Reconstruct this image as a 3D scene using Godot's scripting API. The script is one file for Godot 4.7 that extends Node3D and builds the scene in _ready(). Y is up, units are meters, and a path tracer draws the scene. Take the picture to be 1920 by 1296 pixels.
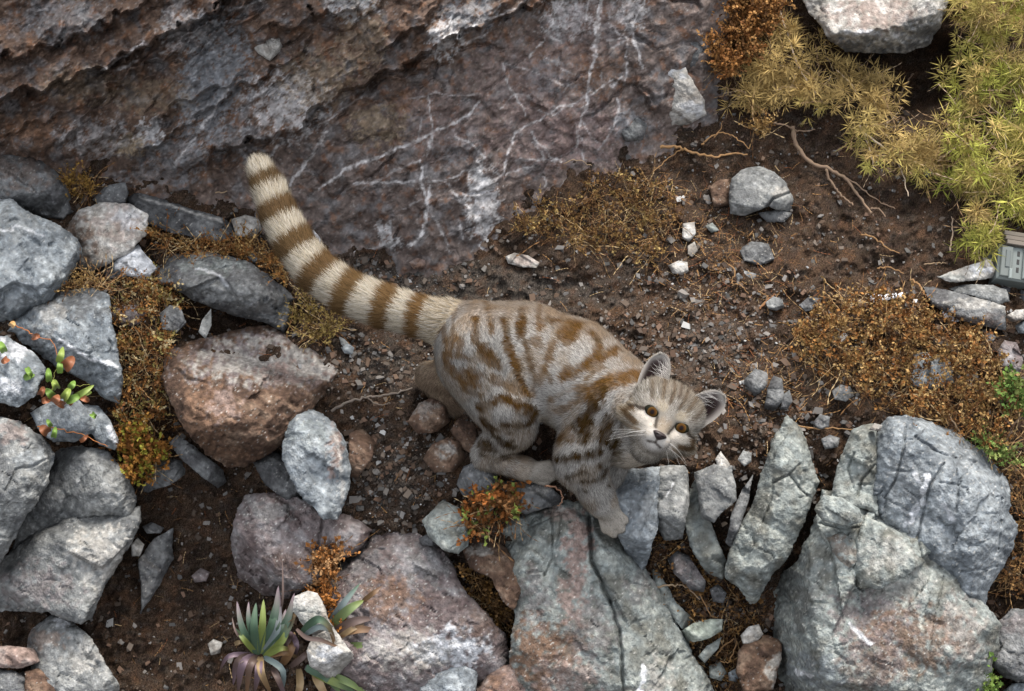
extends Node3D
# A wild striped cat stepping down from a stony ledge below a veined cliff.
# Coordinates: X right, DN down the slope as seen, NN out of the slope; V() turns a surveyed spot (in a 1920 x 1296 plan of the slope) and a height out of the mean plane into a point.

const D := 3.2
const HALF := 0.2125566          # tan(12 degrees)
const K := D * HALF / 648.0      # metres per plan unit on the mean plane
const X := Vector3(1, 0, 0)
const DN := Vector3(0, -0.70710678, 0.70710678)
const NN := Vector3(0, 0.70710678, 0.70710678)
const EYE := Vector3(0, 0.70710678 * D, 0.70710678 * D)

var nz := FastNoiseLite.new()    # soft fractal
var n1 := FastNoiseLite.new()    # one octave
var n2 := FastNoiseLite.new()    # two octaves
var nk := FastNoiseLite.new()    # cell borders: -1 on a border
var nr := FastNoiseLite.new()    # ridged
var nc := FastNoiseLite.new()    # cells
var rng := RandomNumberGenerator.new()
var M := {}
var used := {}
var grid_h := PackedFloat32Array()
const GX := 191
const GY := 131

func V(px: float, py: float, h: float) -> Vector3:
	var f := (D - h) * HALF / 648.0
	return X * ((px - 960.0) * f) + DN * ((py - 648.0) * f) + NN * h

func numbered(called: String) -> String:
	var n: int = used.get(called, 0)
	used[called] = n + 1
	return called if n == 0 else "%s_%03d" % [called, n]

func tag(o: Node, label := "", category := "", group := "", kind := "") -> void:
	if label: o.set_meta("label", label)
	if category: o.set_meta("category", category)
	if group: o.set_meta("group", group)
	if kind: o.set_meta("kind", kind)

func thing(called: String, label: String, category: String, at: Vector3, group := "") -> Node3D:
	var o := Node3D.new()
	o.name = numbered(called)
	add_child(o, true)
	o.position = at
	tag(o, label, category, group)
	return o

func put(called: String, mesh: Mesh, m: Material, parent: Node = null) -> MeshInstance3D:
	var o := MeshInstance3D.new()
	o.mesh = mesh
	o.material_override = m
	if parent == null:
		o.name = numbered(called)
		add_child(o, true)
	else:
		var n := 0
		for c in parent.get_children():
			if String(c.name) == called or (String(c.name).begins_with(called + "_") and String(c.name).substr(called.length() + 1).is_valid_int()): n += 1
		o.name = called if n == 0 else "%s_%03d" % [called, n]
		parent.add_child(o, true)
	return o

func scatter(called: String, mesh: Mesh, m: Material, xs: Array, cs: PackedColorArray, parent: Node = null) -> MultiMeshInstance3D:
	var mm := MultiMesh.new()
	mm.transform_format = MultiMesh.TRANSFORM_3D
	mm.use_colors = true
	mm.mesh = mesh
	mm.instance_count = xs.size()
	for i in xs.size():
		mm.set_instance_transform(i, xs[i])
		mm.set_instance_color(i, cs[i])
	var o := MultiMeshInstance3D.new()
	o.multimesh = mm
	o.material_override = m
	o.set_meta("kind", "stuff")
	if parent == null:
		o.name = numbered(called)
		add_child(o, true)
	else:
		o.name = called
		parent.add_child(o, true)
	return o

# A mesh from its arrays; smooth normals are summed from the faces unless they are given. Front faces run clockwise.
func build(v: PackedVector3Array, idx: PackedInt32Array, c: PackedColorArray, n := PackedVector3Array()) -> ArrayMesh:
	if n.is_empty():
		n.resize(v.size())
		for t in range(0, idx.size(), 3):
			var i := idx[t]
			var j := idx[t + 1]
			var k := idx[t + 2]
			var q := (v[k] - v[i]).cross(v[j] - v[i])
			n[i] += q
			n[j] += q
			n[k] += q
		for i in n.size(): n[i] = n[i].normalized()
	var a := []
	a.resize(Mesh.ARRAY_MAX)
	a[Mesh.ARRAY_VERTEX] = v
	a[Mesh.ARRAY_NORMAL] = n
	if not c.is_empty(): a[Mesh.ARRAY_COLOR] = c
	a[Mesh.ARRAY_INDEX] = idx
	var am := ArrayMesh.new()
	am.add_surface_from_arrays(Mesh.PRIMITIVE_TRIANGLES, a)
	return am

func grid_index(nx: int, ny: int, wrap := false) -> PackedInt32Array:
	var idx := PackedInt32Array()
	var w := nx if wrap else nx - 1
	idx.resize(w * (ny - 1) * 6)
	var t := 0
	for y in ny - 1:
		for x in w:
			var a := y * nx + x
			var b := y * nx + (x + 1) % nx
			var c := a + nx
			var d := b + nx
			idx[t] = a; idx[t + 1] = b; idx[t + 2] = c
			idx[t + 3] = b; idx[t + 4] = d; idx[t + 5] = c
			t += 6
	return idx

func flat(s: Array) -> PackedVector2Array:
	var o := PackedVector2Array()
	for i in range(0, s.size() - 1, 2): o.append(Vector2(s[i], s[i + 1]))
	return o

func seg_d(p: Vector2, a: Vector2, b: Vector2) -> float:
	var ab := b - a
	var t := clampf((p - a).dot(ab) / maxf(ab.length_squared(), 0.0001), 0, 1)
	return p.distance_to(a + ab * t)

func line_d(p: Vector2, q: PackedVector2Array) -> float:
	var best := 1e9
	for i in q.size() - 1: best = minf(best, seg_d(p, q[i], q[i + 1]))
	return best

func spline(ps: Array, per := 6) -> Array:
	var o := []
	for i in ps.size() - 1:
		var p0 = ps[maxi(i - 1, 0)]
		var p1 = ps[i]
		var p2 = ps[i + 1]
		var p3 = ps[mini(i + 2, ps.size() - 1)]
		for k in per: o.append(p1.cubic_interpolate(p2, p0, p3, float(k) / per))
	o.append(ps[-1])
	return o

# A tube along points with a radius that runs from r0 to r1.
func tube(v: PackedVector3Array, idx: PackedInt32Array, c: PackedColorArray, ps: Array, r0: float, r1: float, c0: Color, c1: Color, sides := 5) -> Array:
	var base := v.size()
	var up := Vector3(0.31, 0.8, 0.52)
	for i in ps.size():
		var t: Vector3 = (ps[mini(i + 1, ps.size() - 1)] - ps[maxi(i - 1, 0)]).normalized()
		var s := t.cross(up).normalized()
		var w := s.cross(t)
		var f := float(i) / (ps.size() - 1)
		var r := lerpf(r0, r1, f) * (1.0 + 0.18 * sin(i * 2.3 + base))
		for k in sides:
			var a := TAU * k / sides
			v.append(ps[i] + (s * cos(a) + w * sin(a)) * r)
			c.append(c0.lerp(c1, f))
	for i in ps.size() - 1:
		for k in sides:
			var a := base + i * sides + k
			var b := base + i * sides + (k + 1) % sides
			idx.append_array([a, a + sides, b, b, a + sides, b + sides])
	return [v, idx, c]

func outward(v: PackedVector3Array, idx: PackedInt32Array) -> PackedInt32Array:
	# turns a closed or sheet mesh so that its faces look towards NN on the whole
	var s := 0.0
	for t in range(0, idx.size(), 3):
		s += (v[idx[t + 2]] - v[idx[t]]).cross(v[idx[t + 1]] - v[idx[t]]).dot(NN)
	if s < 0:
		for t in range(0, idx.size(), 3):
			var k := idx[t + 1]
			idx[t + 1] = idx[t + 2]
			idx[t + 2] = k
	return idx

# ---------------------------------------------------------------- materials

func noise_tex(f: float, oct: int, ramp: Array, seed_: int, size := 512, type := FastNoiseLite.TYPE_SIMPLEX_SMOOTH) -> NoiseTexture2D:
	var n := FastNoiseLite.new()
	n.noise_type = type
	n.frequency = f
	n.fractal_octaves = oct
	n.seed = seed_
	var t := NoiseTexture2D.new()
	t.width = size
	t.height = size
	t.seamless = true
	t.noise = n
	if not ramp.is_empty():
		var g := Gradient.new()
		g.offsets = PackedFloat32Array(ramp[0])
		var cs := PackedColorArray()
		for x in ramp[1]: cs.append(Color(x, x, x))
		g.colors = cs
		t.color_ramp = g
	return t

func bump_tex(f: float, oct: int, strength: float, seed_: int, size := 512, type := FastNoiseLite.TYPE_SIMPLEX_SMOOTH) -> NoiseTexture2D:
	var t := noise_tex(f, oct, [], seed_, size, type)
	t.as_normal_map = true
	t.bump_strength = strength
	return t

func mat(called: String, rough: float, spec := 0.35, tex: Texture2D = null, bump: Texture2D = null, scale := 4.0, nscale := 1.0) -> StandardMaterial3D:
	var m := StandardMaterial3D.new()
	m.resource_name = called
	m.vertex_color_use_as_albedo = true
	m.roughness = rough
	m.metallic_specular = spec
	if tex:
		m.albedo_texture = tex
	if bump:
		m.normal_enabled = true
		m.normal_texture = bump
		m.normal_scale = nscale
	if tex or bump:
		m.uv1_triplanar = true
		m.uv1_world_triplanar = true
		m.uv1_scale = Vector3.ONE * scale
	M[called] = m
	return m

func materials() -> void:
	var grain := noise_tex(0.045, 6, [[0.0, 0.22, 0.36, 0.5, 0.62, 0.70, 0.76, 1.0], [0.42, 0.58, 0.73, 0.79, 0.84, 0.89, 1.0, 1.0]], 3, 1024)
	mat("rock", 0.82, 0.3, grain, bump_tex(0.14, 4, 8.0, 5, 1024), 1.5, 0.5)
	mat("cliff", 0.85, 0.28, grain, bump_tex(0.11, 5, 8.0, 8, 1024), 1.3, 0.42)
	var dirt := noise_tex(0.06, 5, [[0.0, 0.35, 0.5, 0.65, 0.78, 1.0], [0.3, 0.5, 0.75, 0.9, 1.0, 1.0]], 11, 1024)
	mat("soil", 0.95, 0.15, dirt, bump_tex(0.07, 5, 12.0, 13, 1024), 4.4, 1.0)
	mat("pebble", 0.85, 0.25)
	var l := mat("leaf", 0.75, 0.25)
	l.cull_mode = BaseMaterial3D.CULL_DISABLED
	l.backlight_enabled = true
	l.backlight = Color(0.25, 0.2, 0.08)
	var b := mat("blade", 0.5, 0.4)
	b.cull_mode = BaseMaterial3D.CULL_DISABLED
	mat("wood", 0.85, 0.2)
	mat("skin", 0.9, 0.15)
	var f := mat("hair", 0.85, 0.12)
	f.cull_mode = BaseMaterial3D.CULL_DISABLED
	mat("eye", 0.10, 0.14)
	mat("nose", 0.45, 0.4)
	mat("plastic", 0.55, 0.4, null, bump_tex(0.2, 2, 1.5, 17, 256), 12.0, 0.25)
	mat("snow", 0.9, 0.3)

# ---------------------------------------------------------------- the lie of the land

func survey() -> void:
	var xs := [-900.0, -300.0, 0.0, 300.0, 600.0, 900.0, 1200.0, 1500.0, 1800.0, 2200.0, 2920.0]
	var rows := {
		-900.0: [-.3, -.3, -.3, -.3, -.3, -.35, -.45, -.55, -.55, -.5, -.5],
		0.0: [-.2, -.2, -.2, -.2, -.2, -.22, -.26, -.32, -.31, -.26, -.2],
		300.0: [-.08, -.10, -.12, -.17, -.19, -.19, -.20, -.21, -.20, -.17, -.1],
		500.0: [.0, -.02, -.05, -.08, -.09, -.09, -.09, -.08, -.07, -.05, .0],
		700.0: [.08, .08, .04, .01, .04, .06, .06, .07, .08, .08, .1],
		850.0: [.13, .12, .06, -.03, .10, .15, .16, .16, .14, .13, .13],
		1000.0: [.14, .12, .04, -.03, .06, .14, .14, .13, .13, .13, .14],
		1150.0: [.14, .12, .05, .01, .04, .07, .10, .10, .11, .12, .14],
		1296.0: [.15, .14, .09, .06, .06, .07, .09, .09, .10, .12, .15],
		2000.0: [.4, .4, .38, .36, .36, .36, .36, .36, .36, .38, .4]}
	var ys := rows.keys()
	ys.sort()
	grid_h.resize(GX * GY)
	for gx in GX:
		var px := -900.0 + gx * 20.0
		var col := []
		for y in ys: col.append(_cubic(xs, rows[y], px))
		for gy in GY: grid_h[gy * GX + gx] = _cubic(ys, col, -700.0 + gy * 20.0)

func _cubic(ts: Array, vs: Array, t: float) -> float:
	var i := 0
	while i < ts.size() - 2 and t > ts[i + 1]: i += 1
	var a := maxi(i - 1, 0)
	var d := mini(i + 2, ts.size() - 1)
	var w: float = ts[i + 1] - ts[i]
	# monotone-ish: a blend of straight and cubic
	var u: float = clampf((t - ts[i]) / w, 0, 1)
	var ma: float = (vs[i + 1] - vs[a]) / maxf(ts[i + 1] - ts[a], 1.0) * w
	var mb: float = (vs[d] - vs[i]) / maxf(ts[d] - ts[i], 1.0) * w
	var u2 := u * u
	var u3 := u2 * u
	return (2 * u3 - 3 * u2 + 1) * vs[i] + (u3 - 2 * u2 + u) * ma + (-2 * u3 + 3 * u2) * vs[i + 1] + (u3 - u2) * mb

func lie(px: float, py: float) -> float:
	var x := clampf((px + 900.0) / 20.0, 0, GX - 1.001)
	var y := clampf((py + 700.0) / 20.0, 0, GY - 1.001)
	var i := int(y) * GX + int(x)
	var u := x - int(x)
	var v := y - int(y)
	return lerpf(lerpf(grid_h[i], grid_h[i + 1], u), lerpf(grid_h[i + GX], grid_h[i + GX + 1], u), v)

const FOOT := [-900.0, 290.0, 0.0, 305.0, 200.0, 315.0, 330.0, 345.0, 560.0, 430.0, 700.0, 478.0, 800.0, 497.0, 880.0, 480.0, 960.0, 400.0, 1040.0, 340.0, 1150.0, 285.0, 1240.0, 248.0, 1318.0, 226.0, 1350.0, 170.0, 1410.0, 60.0, 1450.0, -40.0, 1600.0, -700.0, 4000.0, -5000.0]

func foot(px: float) -> float:   # where the cliff comes out of the soil
	var i := 0
	while i < FOOT.size() - 4 and px > FOOT[i + 2]: i += 2
	return lerpf(FOOT[i + 1], FOOT[i + 3], clampf((px - FOOT[i]) / (FOOT[i + 2] - FOOT[i]), 0, 1))

func soil_h(px: float, py: float) -> float:
	var h := lie(px, py)
	var b := foot(px)
	if py < b: h = lie(px, b) - minf((b - py) * K * 0.35, 0.14)
	var q := Vector2(px, py) * 0.01
	h += nz.get_noise_2d(q.x * 1.1, q.y * 1.1) * 0.030 + nz.get_noise_2d(q.x * 4.0 + 7, q.y * 4.0) * 0.012 + nz.get_noise_2d(q.x * 16.0, q.y * 16.0 + 3) * 0.0055
	# the hollow under the boulder at the upper right
	var e := Vector2((px - 1690.0) / 120.0, (py - 140.0) / 75.0).length()
	if e < 1.6: h -= 0.16 * smoothstep(1.5, 0.6, e)
	# the gap below the overhanging slab on the left
	e = Vector2((px - 430.0) / 110.0, (py - 600.0) / 45.0).length()
	if e < 1.6: h -= 0.10 * smoothstep(1.5, 0.5, e)
	return h

func steps_of(a: float, b: float, fine0: float, fine1: float, fine: float, coarse: float) -> PackedFloat32Array:
	var o := PackedFloat32Array()
	var t := a
	while t < b:
		o.append(t)
		t += fine if t >= fine0 - 0.01 and t < fine1 else minf(coarse, maxf(fine0 - t, fine) if t < fine0 else coarse)
	o.append(b)
	return o

func ground() -> void:
	var xs := steps_of(-800, 2720, -16, 1936, 3.4, 14)
	var ys := steps_of(-640, 1860, -16, 1312, 3.3, 14)
	var v := PackedVector3Array()
	var c := PackedColorArray()
	v.resize(xs.size() * ys.size())
	c.resize(v.size())
	var i := 0
	var brown := Color(0.110, 0.073, 0.051)
	var dark := Color(0.058, 0.041, 0.031)
	var grey := Color(0.11, 0.095, 0.083)
	var red := Color(0.15, 0.085, 0.052)
	for py in ys:
		for px in xs:
			v[i] = V(px, py, soil_h(px, py))
			var q := Vector2(px, py) * 0.01
			var k := brown.lerp(dark, clampf(0.5 + 1.1 * nz.get_noise_2d(q.x * 0.9 + 31, q.y * 0.9), 0, 1))
			# slate grit comes through in a band at the cliff's foot and below the cat
			var e := clampf(1.0 - absf(py - 535.0 - (px - 900.0) * 0.05) / 60.0, 0, 1) * clampf(1.0 - absf(px - 850.0) / 420.0, 0, 1) * 1.8
			e = maxf(e, 1.1 - Vector2((px - 740.0) / 150.0, (py - 680.0) / 70.0).length())
			e = maxf(e, 1.0 - Vector2((px - 730.0) / 110.0, (py - 900.0) / 110.0).length())
			e = maxf(e, 0.7 - Vector2((px - 1330.0) / 200.0, (py - 660.0) / 150.0).length())
			k = k.lerp(grey, clampf(e + 0.9 * nz.get_noise_2d(q.x * 3.0, q.y * 5.0), 0, 0.9))
			k = k.lerp(red, clampf(nz.get_noise_2d(q.x * 2.2 + 90, q.y * 2.2) * 1.5 - 0.15, 0, 0.6))
			c[i] = k * (1.0 + 0.5 * nz.get_noise_2d(q.x * 22.0, q.y * 22.0))
			i += 1
	var o := put("ground", build(v, outward(v, grid_index(xs.size(), ys.size())), c), M.soil)
	tag(o, "dark brown stony soil of the ledge and slope", "", "", "structure")

# ---------------------------------------------------------------- the cliff

# Ledges across the cliff: [plan line..., how far the upper side stands out (m), how far back that fades (plan units)]
const LEDGES := [
	[[-120, 270, 0, 192, 70, 165, 190, 132, 300, 76, 400, 22, 470, -40], 0.075, 110.0],
	[[-60, 330, 70, 300, 140, 245, 215, 160, 330, 92, 450, 20, 520, -30], 0.028, 70.0],
	[[30, 345, 130, 300, 200, 262, 300, 235, 330, 190, 440, 160, 470, 120], 0.022, 55.0],
	[[340, 335, 430, 275, 560, 250, 610, 195, 690, 150, 780, 110, 860, 70, 1000, 10, 1060, -30], 0.050, 90.0],
	[[450, 60, 500, 58, 560, 40, 590, 18, 640, 28, 690, -10], 0.030, 60.0],
	[[690, 60, 705, 92, 740, 86, 800, 40, 840, -10], 0.035, 55.0],
	[[-60, 125, 60, 98, 160, 62, 260, 12, 310, -40], 0.040, 45.0],
	[[-20, 268, 90, 228, 190, 182, 260, 152, 300, 130], 0.020, 40.0],
	[[240, 305, 330, 255, 400, 205, 470, 152, 570, 112], 0.024, 45.0],
	[[700, 130, 760, 150, 830, 120, 900, 60, 930, 10], 0.020, 45.0],
	[[990, 160, 1010, 200, 1025, 235, 1060, 248], 0.012, 30.0],
	[[1185, 130, 1210, 190, 1230, 240], 0.02, 40.0],
	[[840, 270, 870, 285, 905, 262], 0.010, 30.0],
	[[555, 120, 600, 175, 640, 165], -0.018, 30.0]]
# Swellings: plan centre, half sizes, height
const SWELL := [[820, 62, 42, 44, .030], [620, 140, 70, 60, .030], [500, 180, 60, 50, .018], [360, 110, 60, 70, .020], [150, 40, 80, 40, .03], [280, 215, 60, 40, .016],
	[560, 215, 60, 45, .022], [700, 40, 50, 50, .025], [1060, 150, 40, 40, .010], [700, 235, 60, 30, .012], [870, 285, 40, 22, .010], [720, 395, 36, 30, .012], [610, 305, 28, 22, .014], [90, 230, 90, 40, .02],
	[1180, 235, 26, 26, .014], [940, 70, 40, 50, .012], [1100, 40, 40, 50, .01], [690, 460, 40, 20, .006]]
# Quartz seams: width, strength, plan line
const SEAMS := [
	[3.2, .95, 1130, -20, 1120, 30, 1116, 70, 1113, 108, 1105, 150, 1098, 205], [7.0, .6, 1126, 10, 1116, 80, 1113, 105], [2.0, .6, 1098, 205, 1085, 240, 1080, 275],
	[2.4, .85, 600, 352, 650, 316, 700, 297, 760, 275, 800, 256, 840, 236, 880, 215, 900, 190], [3.0, .6, 640, 322, 720, 288, 790, 262],
	[1.8, .7, 664, 345, 730, 341, 790, 342, 838, 338, 870, 322, 900, 315], [2.2, .9, 789, 300, 791, 345, 797, 372, 802, 395], [4.5, 1.0, 805, 350, 801, 385, 798, 405, 792, 440, 785, 452, 764, 462],
	[2.0, .8, 838, 342, 850, 360, 865, 378, 882, 392, 892, 412], [1.6, .7, 865, 378, 878, 358, 900, 345, 930, 335, 965, 320, 1000, 312],
	[1.6, .6, 812, 408, 830, 435, 845, 475], [1.4, .55, 860, 415, 868, 450], [1.6, .6, 900, 410, 905, 440],
	[2.0, .75, 803, 180, 805, 205, 808, 225, 810, 245, 806, 270, 802, 290], [1.2, .5, 790, 225, 786, 260], [1.6, .6, 855, 256, 880, 268, 905, 290, 912, 300],
	[2.2, .8, 964, 250, 955, 280, 948, 315, 940, 330, 925, 345], [1.6, .7, 964, 250, 985, 235, 1010, 226, 1050, 200, 1075, 196], [2.2, .8, 995, 245, 1010, 270, 1030, 292, 1055, 306], [1.6, .7, 1000, 265, 1018, 290, 1020, 300],
	[1.5, .6, 1055, 306, 1030, 300, 990, 298, 965, 300], [1.6, .6, 1055, 0, 1040, 30, 1030, 60, 1018, 78], [1.8, .7, 1018, 78, 1004, 90, 992, 108], [1.4, .6, 1015, 50, 1024, 62, 1050, 80],
	[1.4, .5, 1103, -10, 1100, 30, 1095, 60], [2.0, .8, 1215, -10, 1200, 20, 1185, 45, 1190, 80, 1200, 110, 1205, 130], [1.5, .7, 1175, 80, 1176, 130, 1172, 160],
	[1.2, .55, 1140, 75, 1175, 72], [1.2, .55, 1145, 50, 1178, 75], [1.2, .5, 1150, 90, 1175, 75], [1.8, .7, 1160, 185, 1158, 215, 1150, 240, 1135, 265, 1120, 285], [1.4, .6, 1165, 145, 1145, 165, 1130, 150, 1128, 140],
	[1.2, .5, 1010, 205, 1040, 215, 1070, 195, 1120, 170, 1150, 150], [1.4, .6, 944, 120, 950, 150, 960, 170, 975, 195, 985, 215], [1.2, .5, 950, 120, 990, 130, 1030, 150, 1060, 160], [1.3, .5, 1020, 105, 1050, 125, 1075, 140],
	[1.3, .5, 940, 205, 960, 180, 985, 175, 1000, 190], [1.2, .45, 770, 185, 820, 175, 870, 178, 905, 175], [1.4, .6, 1095, 230, 1105, 255, 1120, 265], [1.2, .5, 1080, 240, 1095, 275, 1092, 300],
	[3.4, .85, 328, 312, 345, 285, 365, 258, 382, 232, 400, 215], [2.6, .6, 398, 215, 412, 190, 425, 165], [1.8, .6, 350, 280, 365, 270], [2.2, .7, 190, 132, 245, 98, 270, 75], [2.4, .65, 215, 135, 260, 112],
	[3.6, .7, 545, 345, 565, 315, 590, 282, 610, 250, 622, 240], [2.2, .65, 508, 290, 520, 275, 530, 265], [1.8, .5, 540, 275, 560, 262, 590, 240, 650, 200, 690, 170], [1.4, .5, 480, 260, 530, 258, 560, 270],
	[2.5, .5, 840, 70, 900, 40, 960, 20, 985, 0], [2.0, .5, 870, 85, 890, 76, 915, 60], [1.2, .45, 680, 355, 740, 320, 790, 300], [1.2, .4, 745, 395, 790, 375], [2.0, .5, 200, 290, 235, 262, 262, 255],
	[1.4, .5, 660, 470, 690, 470, 720, 462], [1.6, .55, 430, 20, 480, 5, 520, -20], [2.2, .5, 300, 100, 350, 75, 400, 40], [1.2, .5, 1020, 320, 1022, 350], [1.4, .5, 268, 255, 285, 250, 290, 262]]
# Bleached patches: plan centre, half sizes, strength, colour (0 blue grey, 1 white, 2 rust, 3 pink brown, 4 tan)
const BLOOM := [[410, 120, 55, 80, .75, 0], [380, 190, 45, 70, .7, 0], [350, 60, 45, 40, .45, 1], [245, 272, 30, 18, .9, 4], [280, 245, 22, 20, .8, 1], [540, 195, 70, 55, .6, 1], [590, 150, 60, 50, .4, 4], [660, 10, 40, 25, .8, 1], [680, 70, 40, 60, .35, 4],
	[835, 70, 30, 36, .75, 1], [880, 25, 45, 30, .6, 0], [1065, 30, 40, 35, .6, 1], [1040, 140, 45, 35, .5, 0], [1095, 250, 70, 60, .6, 3], [905, 385, 28, 65, .75, 1], [900, 350, 16, 30, .6, 1], [720, 430, 14, 16, .9, 1], [735, 455, 20, 10, .8, 1], [712, 235, 50, 35, .55, 4], [860, 280, 35, 22, .45, 0],
	[1180, 240, 28, 28, .6, 0], [1180, 25, 30, 30, .5, 1], [1100, 130, 60, 40, .4, 2], [1010, 100, 25, 15, .5, 2], [770, 195, 40, 20, .4, 2], [120, 30, 70, 40, .4, 0], [180, 260, 60, 30, .4, 1], [60, 245, 50, 30, .4, 2], [330, 290, 60, 30, .5, 0], [150, 160, 60, 30, .3, 4], [280, 180, 70, 30, .3, 4], [450, 270, 40, 25, .45, 0], [1000, 260, 80, 60, .45, 3], [980, 150, 90, 70, .35, 3], [300, 330, 60, 20, .4, 0], [1100, 60, 60, 60, .3, 3], [830, 230, 80, 60, .3, 3]]

func cliff() -> void:
	var xs := steps_of(-800, 1640, -16, 1440, 2.6, 20)
	var ys := steps_of(-640, 530, -16, 528, 2.5, 24)
	var nx := xs.size()
	var ny := ys.size()
	var add := PackedFloat32Array()
	var seam := PackedFloat32Array()
	add.resize(nx * ny)
	seam.resize(nx * ny)
	var tints := [Color(.29, .305, .33), Color(.70, .70, .72), Color(.27, .15, .09), Color(.31, .23, .22), Color(.42, .33, .23)]
	for l in LEDGES:
		var q := flat(l[0])
		var box := _box(q).grow(l[2] * 2.2)
		for iy in ny:
			if ys[iy] < box.position.y or ys[iy] > box.end.y: continue
			for ix in nx:
				if xs[ix] < box.position.x or xs[ix] > box.end.x: continue
				var p := Vector2(xs[ix], ys[iy])
				p += Vector2(nz.get_noise_2d(p.x * .02, p.y * .02), nz.get_noise_2d(p.x * .02 + 50, p.y * .02)) * 22.0
				var best := 1e9
				var side := 1.0
				for k in q.size() - 1:
					var d := seg_d(p, q[k], q[k + 1])
					if d < best:
						best = d
						side = (q[k + 1] - q[k]).cross(p - q[k])
				var ends := clampf(minf(p.distance_to(q[0]), p.distance_to(q[-1])) / 50.0, 0, 1)
				if side < 0: add[iy * nx + ix] += 1.5 * l[1] * exp(-best / l[2]) * smoothstep(0, 5, best) * ends
				elif best < 26: add[iy * nx + ix] -= l[1] * 0.22 * (1.0 - best / 26.0) * ends
	for s in SEAMS:
		var q := flat(s.slice(2))
		var box := _box(q).grow(16)
		for iy in ny:
			if ys[iy] < box.position.y or ys[iy] > box.end.y: continue
			for ix in nx:
				if xs[ix] < box.position.x or xs[ix] > box.end.x: continue
				var p := Vector2(xs[ix], ys[iy])
				p += Vector2(n1.get_noise_2d(p.x * .035, p.y * .035), n1.get_noise_2d(p.x * .035 + 50, p.y * .035)) * 3.0 + Vector2(n1.get_noise_2d(p.x * .12, p.y * .12), n1.get_noise_2d(p.x * .12 + 50, p.y * .12)) * 1.0
				var d := line_d(p, q)
				var w: float = s[0] * .82 * (0.75 + 0.9 * nz.get_noise_2d(p.x * .08 + 9, p.y * .08))
				if d < w + 1.6:
					var a: float = clampf((w + 1.6 - d) / 1.8, 0, 1) * minf(1.0, s[1] * 1.15) * clampf(0.85 + .9 * n1.get_noise_2d(p.x * .07, p.y * .07 + 40), 0.2, 1)
					seam[iy * nx + ix] = maxf(seam[iy * nx + ix], a)
				elif d < w + 12:   # a bruise of fine flecks beside each seam
					var a: float = clampf(nz.get_noise_2d(p.x * .5, p.y * .5 + 40) * 2.4 - 0.55, 0, .55) * s[1] * (1 - (d - w) / 12.0) * .7
					seam[iy * nx + ix] = maxf(seam[iy * nx + ix], a)
	var v := PackedVector3Array()
	var c := PackedColorArray()
	v.resize(nx * ny)
	c.resize(nx * ny)
	var i := 0
	for py in ys:
		for px in xs:
			var b := foot(px) + n1.get_noise_2d(px * .008, 5.0) * 14.0 + n1.get_noise_2d(px * .03, py * .03) * 8.0
			var h: float
			if py < b: h = lie(px, b) + (b - py) * K * (0.50 - 0.10 * smoothstep(500, 1100, px)) + 0.004
			else: h = lie(px, b) - (py - b) * K * .10 + 0.004
			var up := smoothstep(0.0, 60.0, b - py)
			h += add[i] * up
			var p := Vector2(px, py)
			for s in SWELL:
				var e := Vector2((px - s[0]) / s[2], (py - s[1]) / s[3]).length_squared()
				if e < 1.0: h += s[4] * (1 - e) * (1 - e) * (1.0 if e > 0.4 else 1.0)
			# grain of the rock runs up to the right on the upper beds, and is blocky on the wall below
			var wall := smoothstep(-40, 60, py - (330.0 - (px - 420.0) * 0.52))
			var a := Vector2(px * .83 - py * .56, px * .56 + py * .83) * .01   # across the strata is the second axis
			var wx := nz.get_noise_2d(px * .012, py * .012 + 400) * 30.0
			var wy := nz.get_noise_2d(px * .012 + 400, py * .012) * 30.0
			var bed := 1.0 - wall * .75
			var rough := nz.get_noise_2d(a.x * 0.6, a.y * 1.8) * .030 * bed + facet((a.x * 100 + wx) / 150.0, (a.y * 100 + wy) / 70.0) * .056 * bed + facet((a.x * 100 + wy) / 75.0, (a.y * 100 + wx) / 36.0) * .008 * (1 - wall * .5)
			rough += facet((px + wx) / 95.0 + 9, (py + wy) / 80.0) * .018 * wall + facet((px - wy) / 19.0, (py + wx) / 15.0) * (.0018 - .0010 * wall) + nz.get_noise_2d(px * .04, py * .04) * .004 * (1 - wall * .5) + nz.get_noise_2d(px * .22, py * .22) * (.0014 - .0008 * wall)
			var fl_line := nk.get_noise_2d((a.x * 100 + wx * .6) * .0085, (a.y * 100 + wy * .6) * .0150)
			rough -= .013 * (1.0 - smoothstep(-.985, -.88, fl_line)) * clampf(.45 + 1.8 * n1.get_noise_2d(px * .008 + 60, py * .008), 0, 1)
			fl_line = nk.get_noise_2d((px + wy) * .026 + 7, (py + wx) * .030)
			rough -= .0045 * (1.0 - smoothstep(-.98, -.84, fl_line)) * clampf(.3 + 1.8 * n1.get_noise_2d(px * .012 + 160, py * .012), 0, 1)
			h += rough * (0.35 + 0.65 * up) + seam[i] * .0012
			v[i] = V(px, py, h)
			var t := nz.get_noise_2d(px * .012, py * .012 + 20)
			var k := Color(.115, .080, .060).lerp(Color(.062, .046, .038), clampf(.5 + t * 1.2, 0, 1)).lerp(Color(.116, .097, .088).lerp(Color(.078, .063, .057), clampf(.5 + t * 1.4, 0, 1)), wall)
			k = k.lerp(Color(.118, .122, .128), clampf(nz.get_noise_2d(px * .02 + 70, py * .02) * 1.8 - .1, 0, .65))
			k = k.lerp(Color(.15, .075, .04), clampf(nz.get_noise_2d(px * .03 + 170, py * .03) * 1.8 - .35, 0, .5))
			k = Color(k.r * 1.98, k.g * 1.90, k.b * 1.90)
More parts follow.
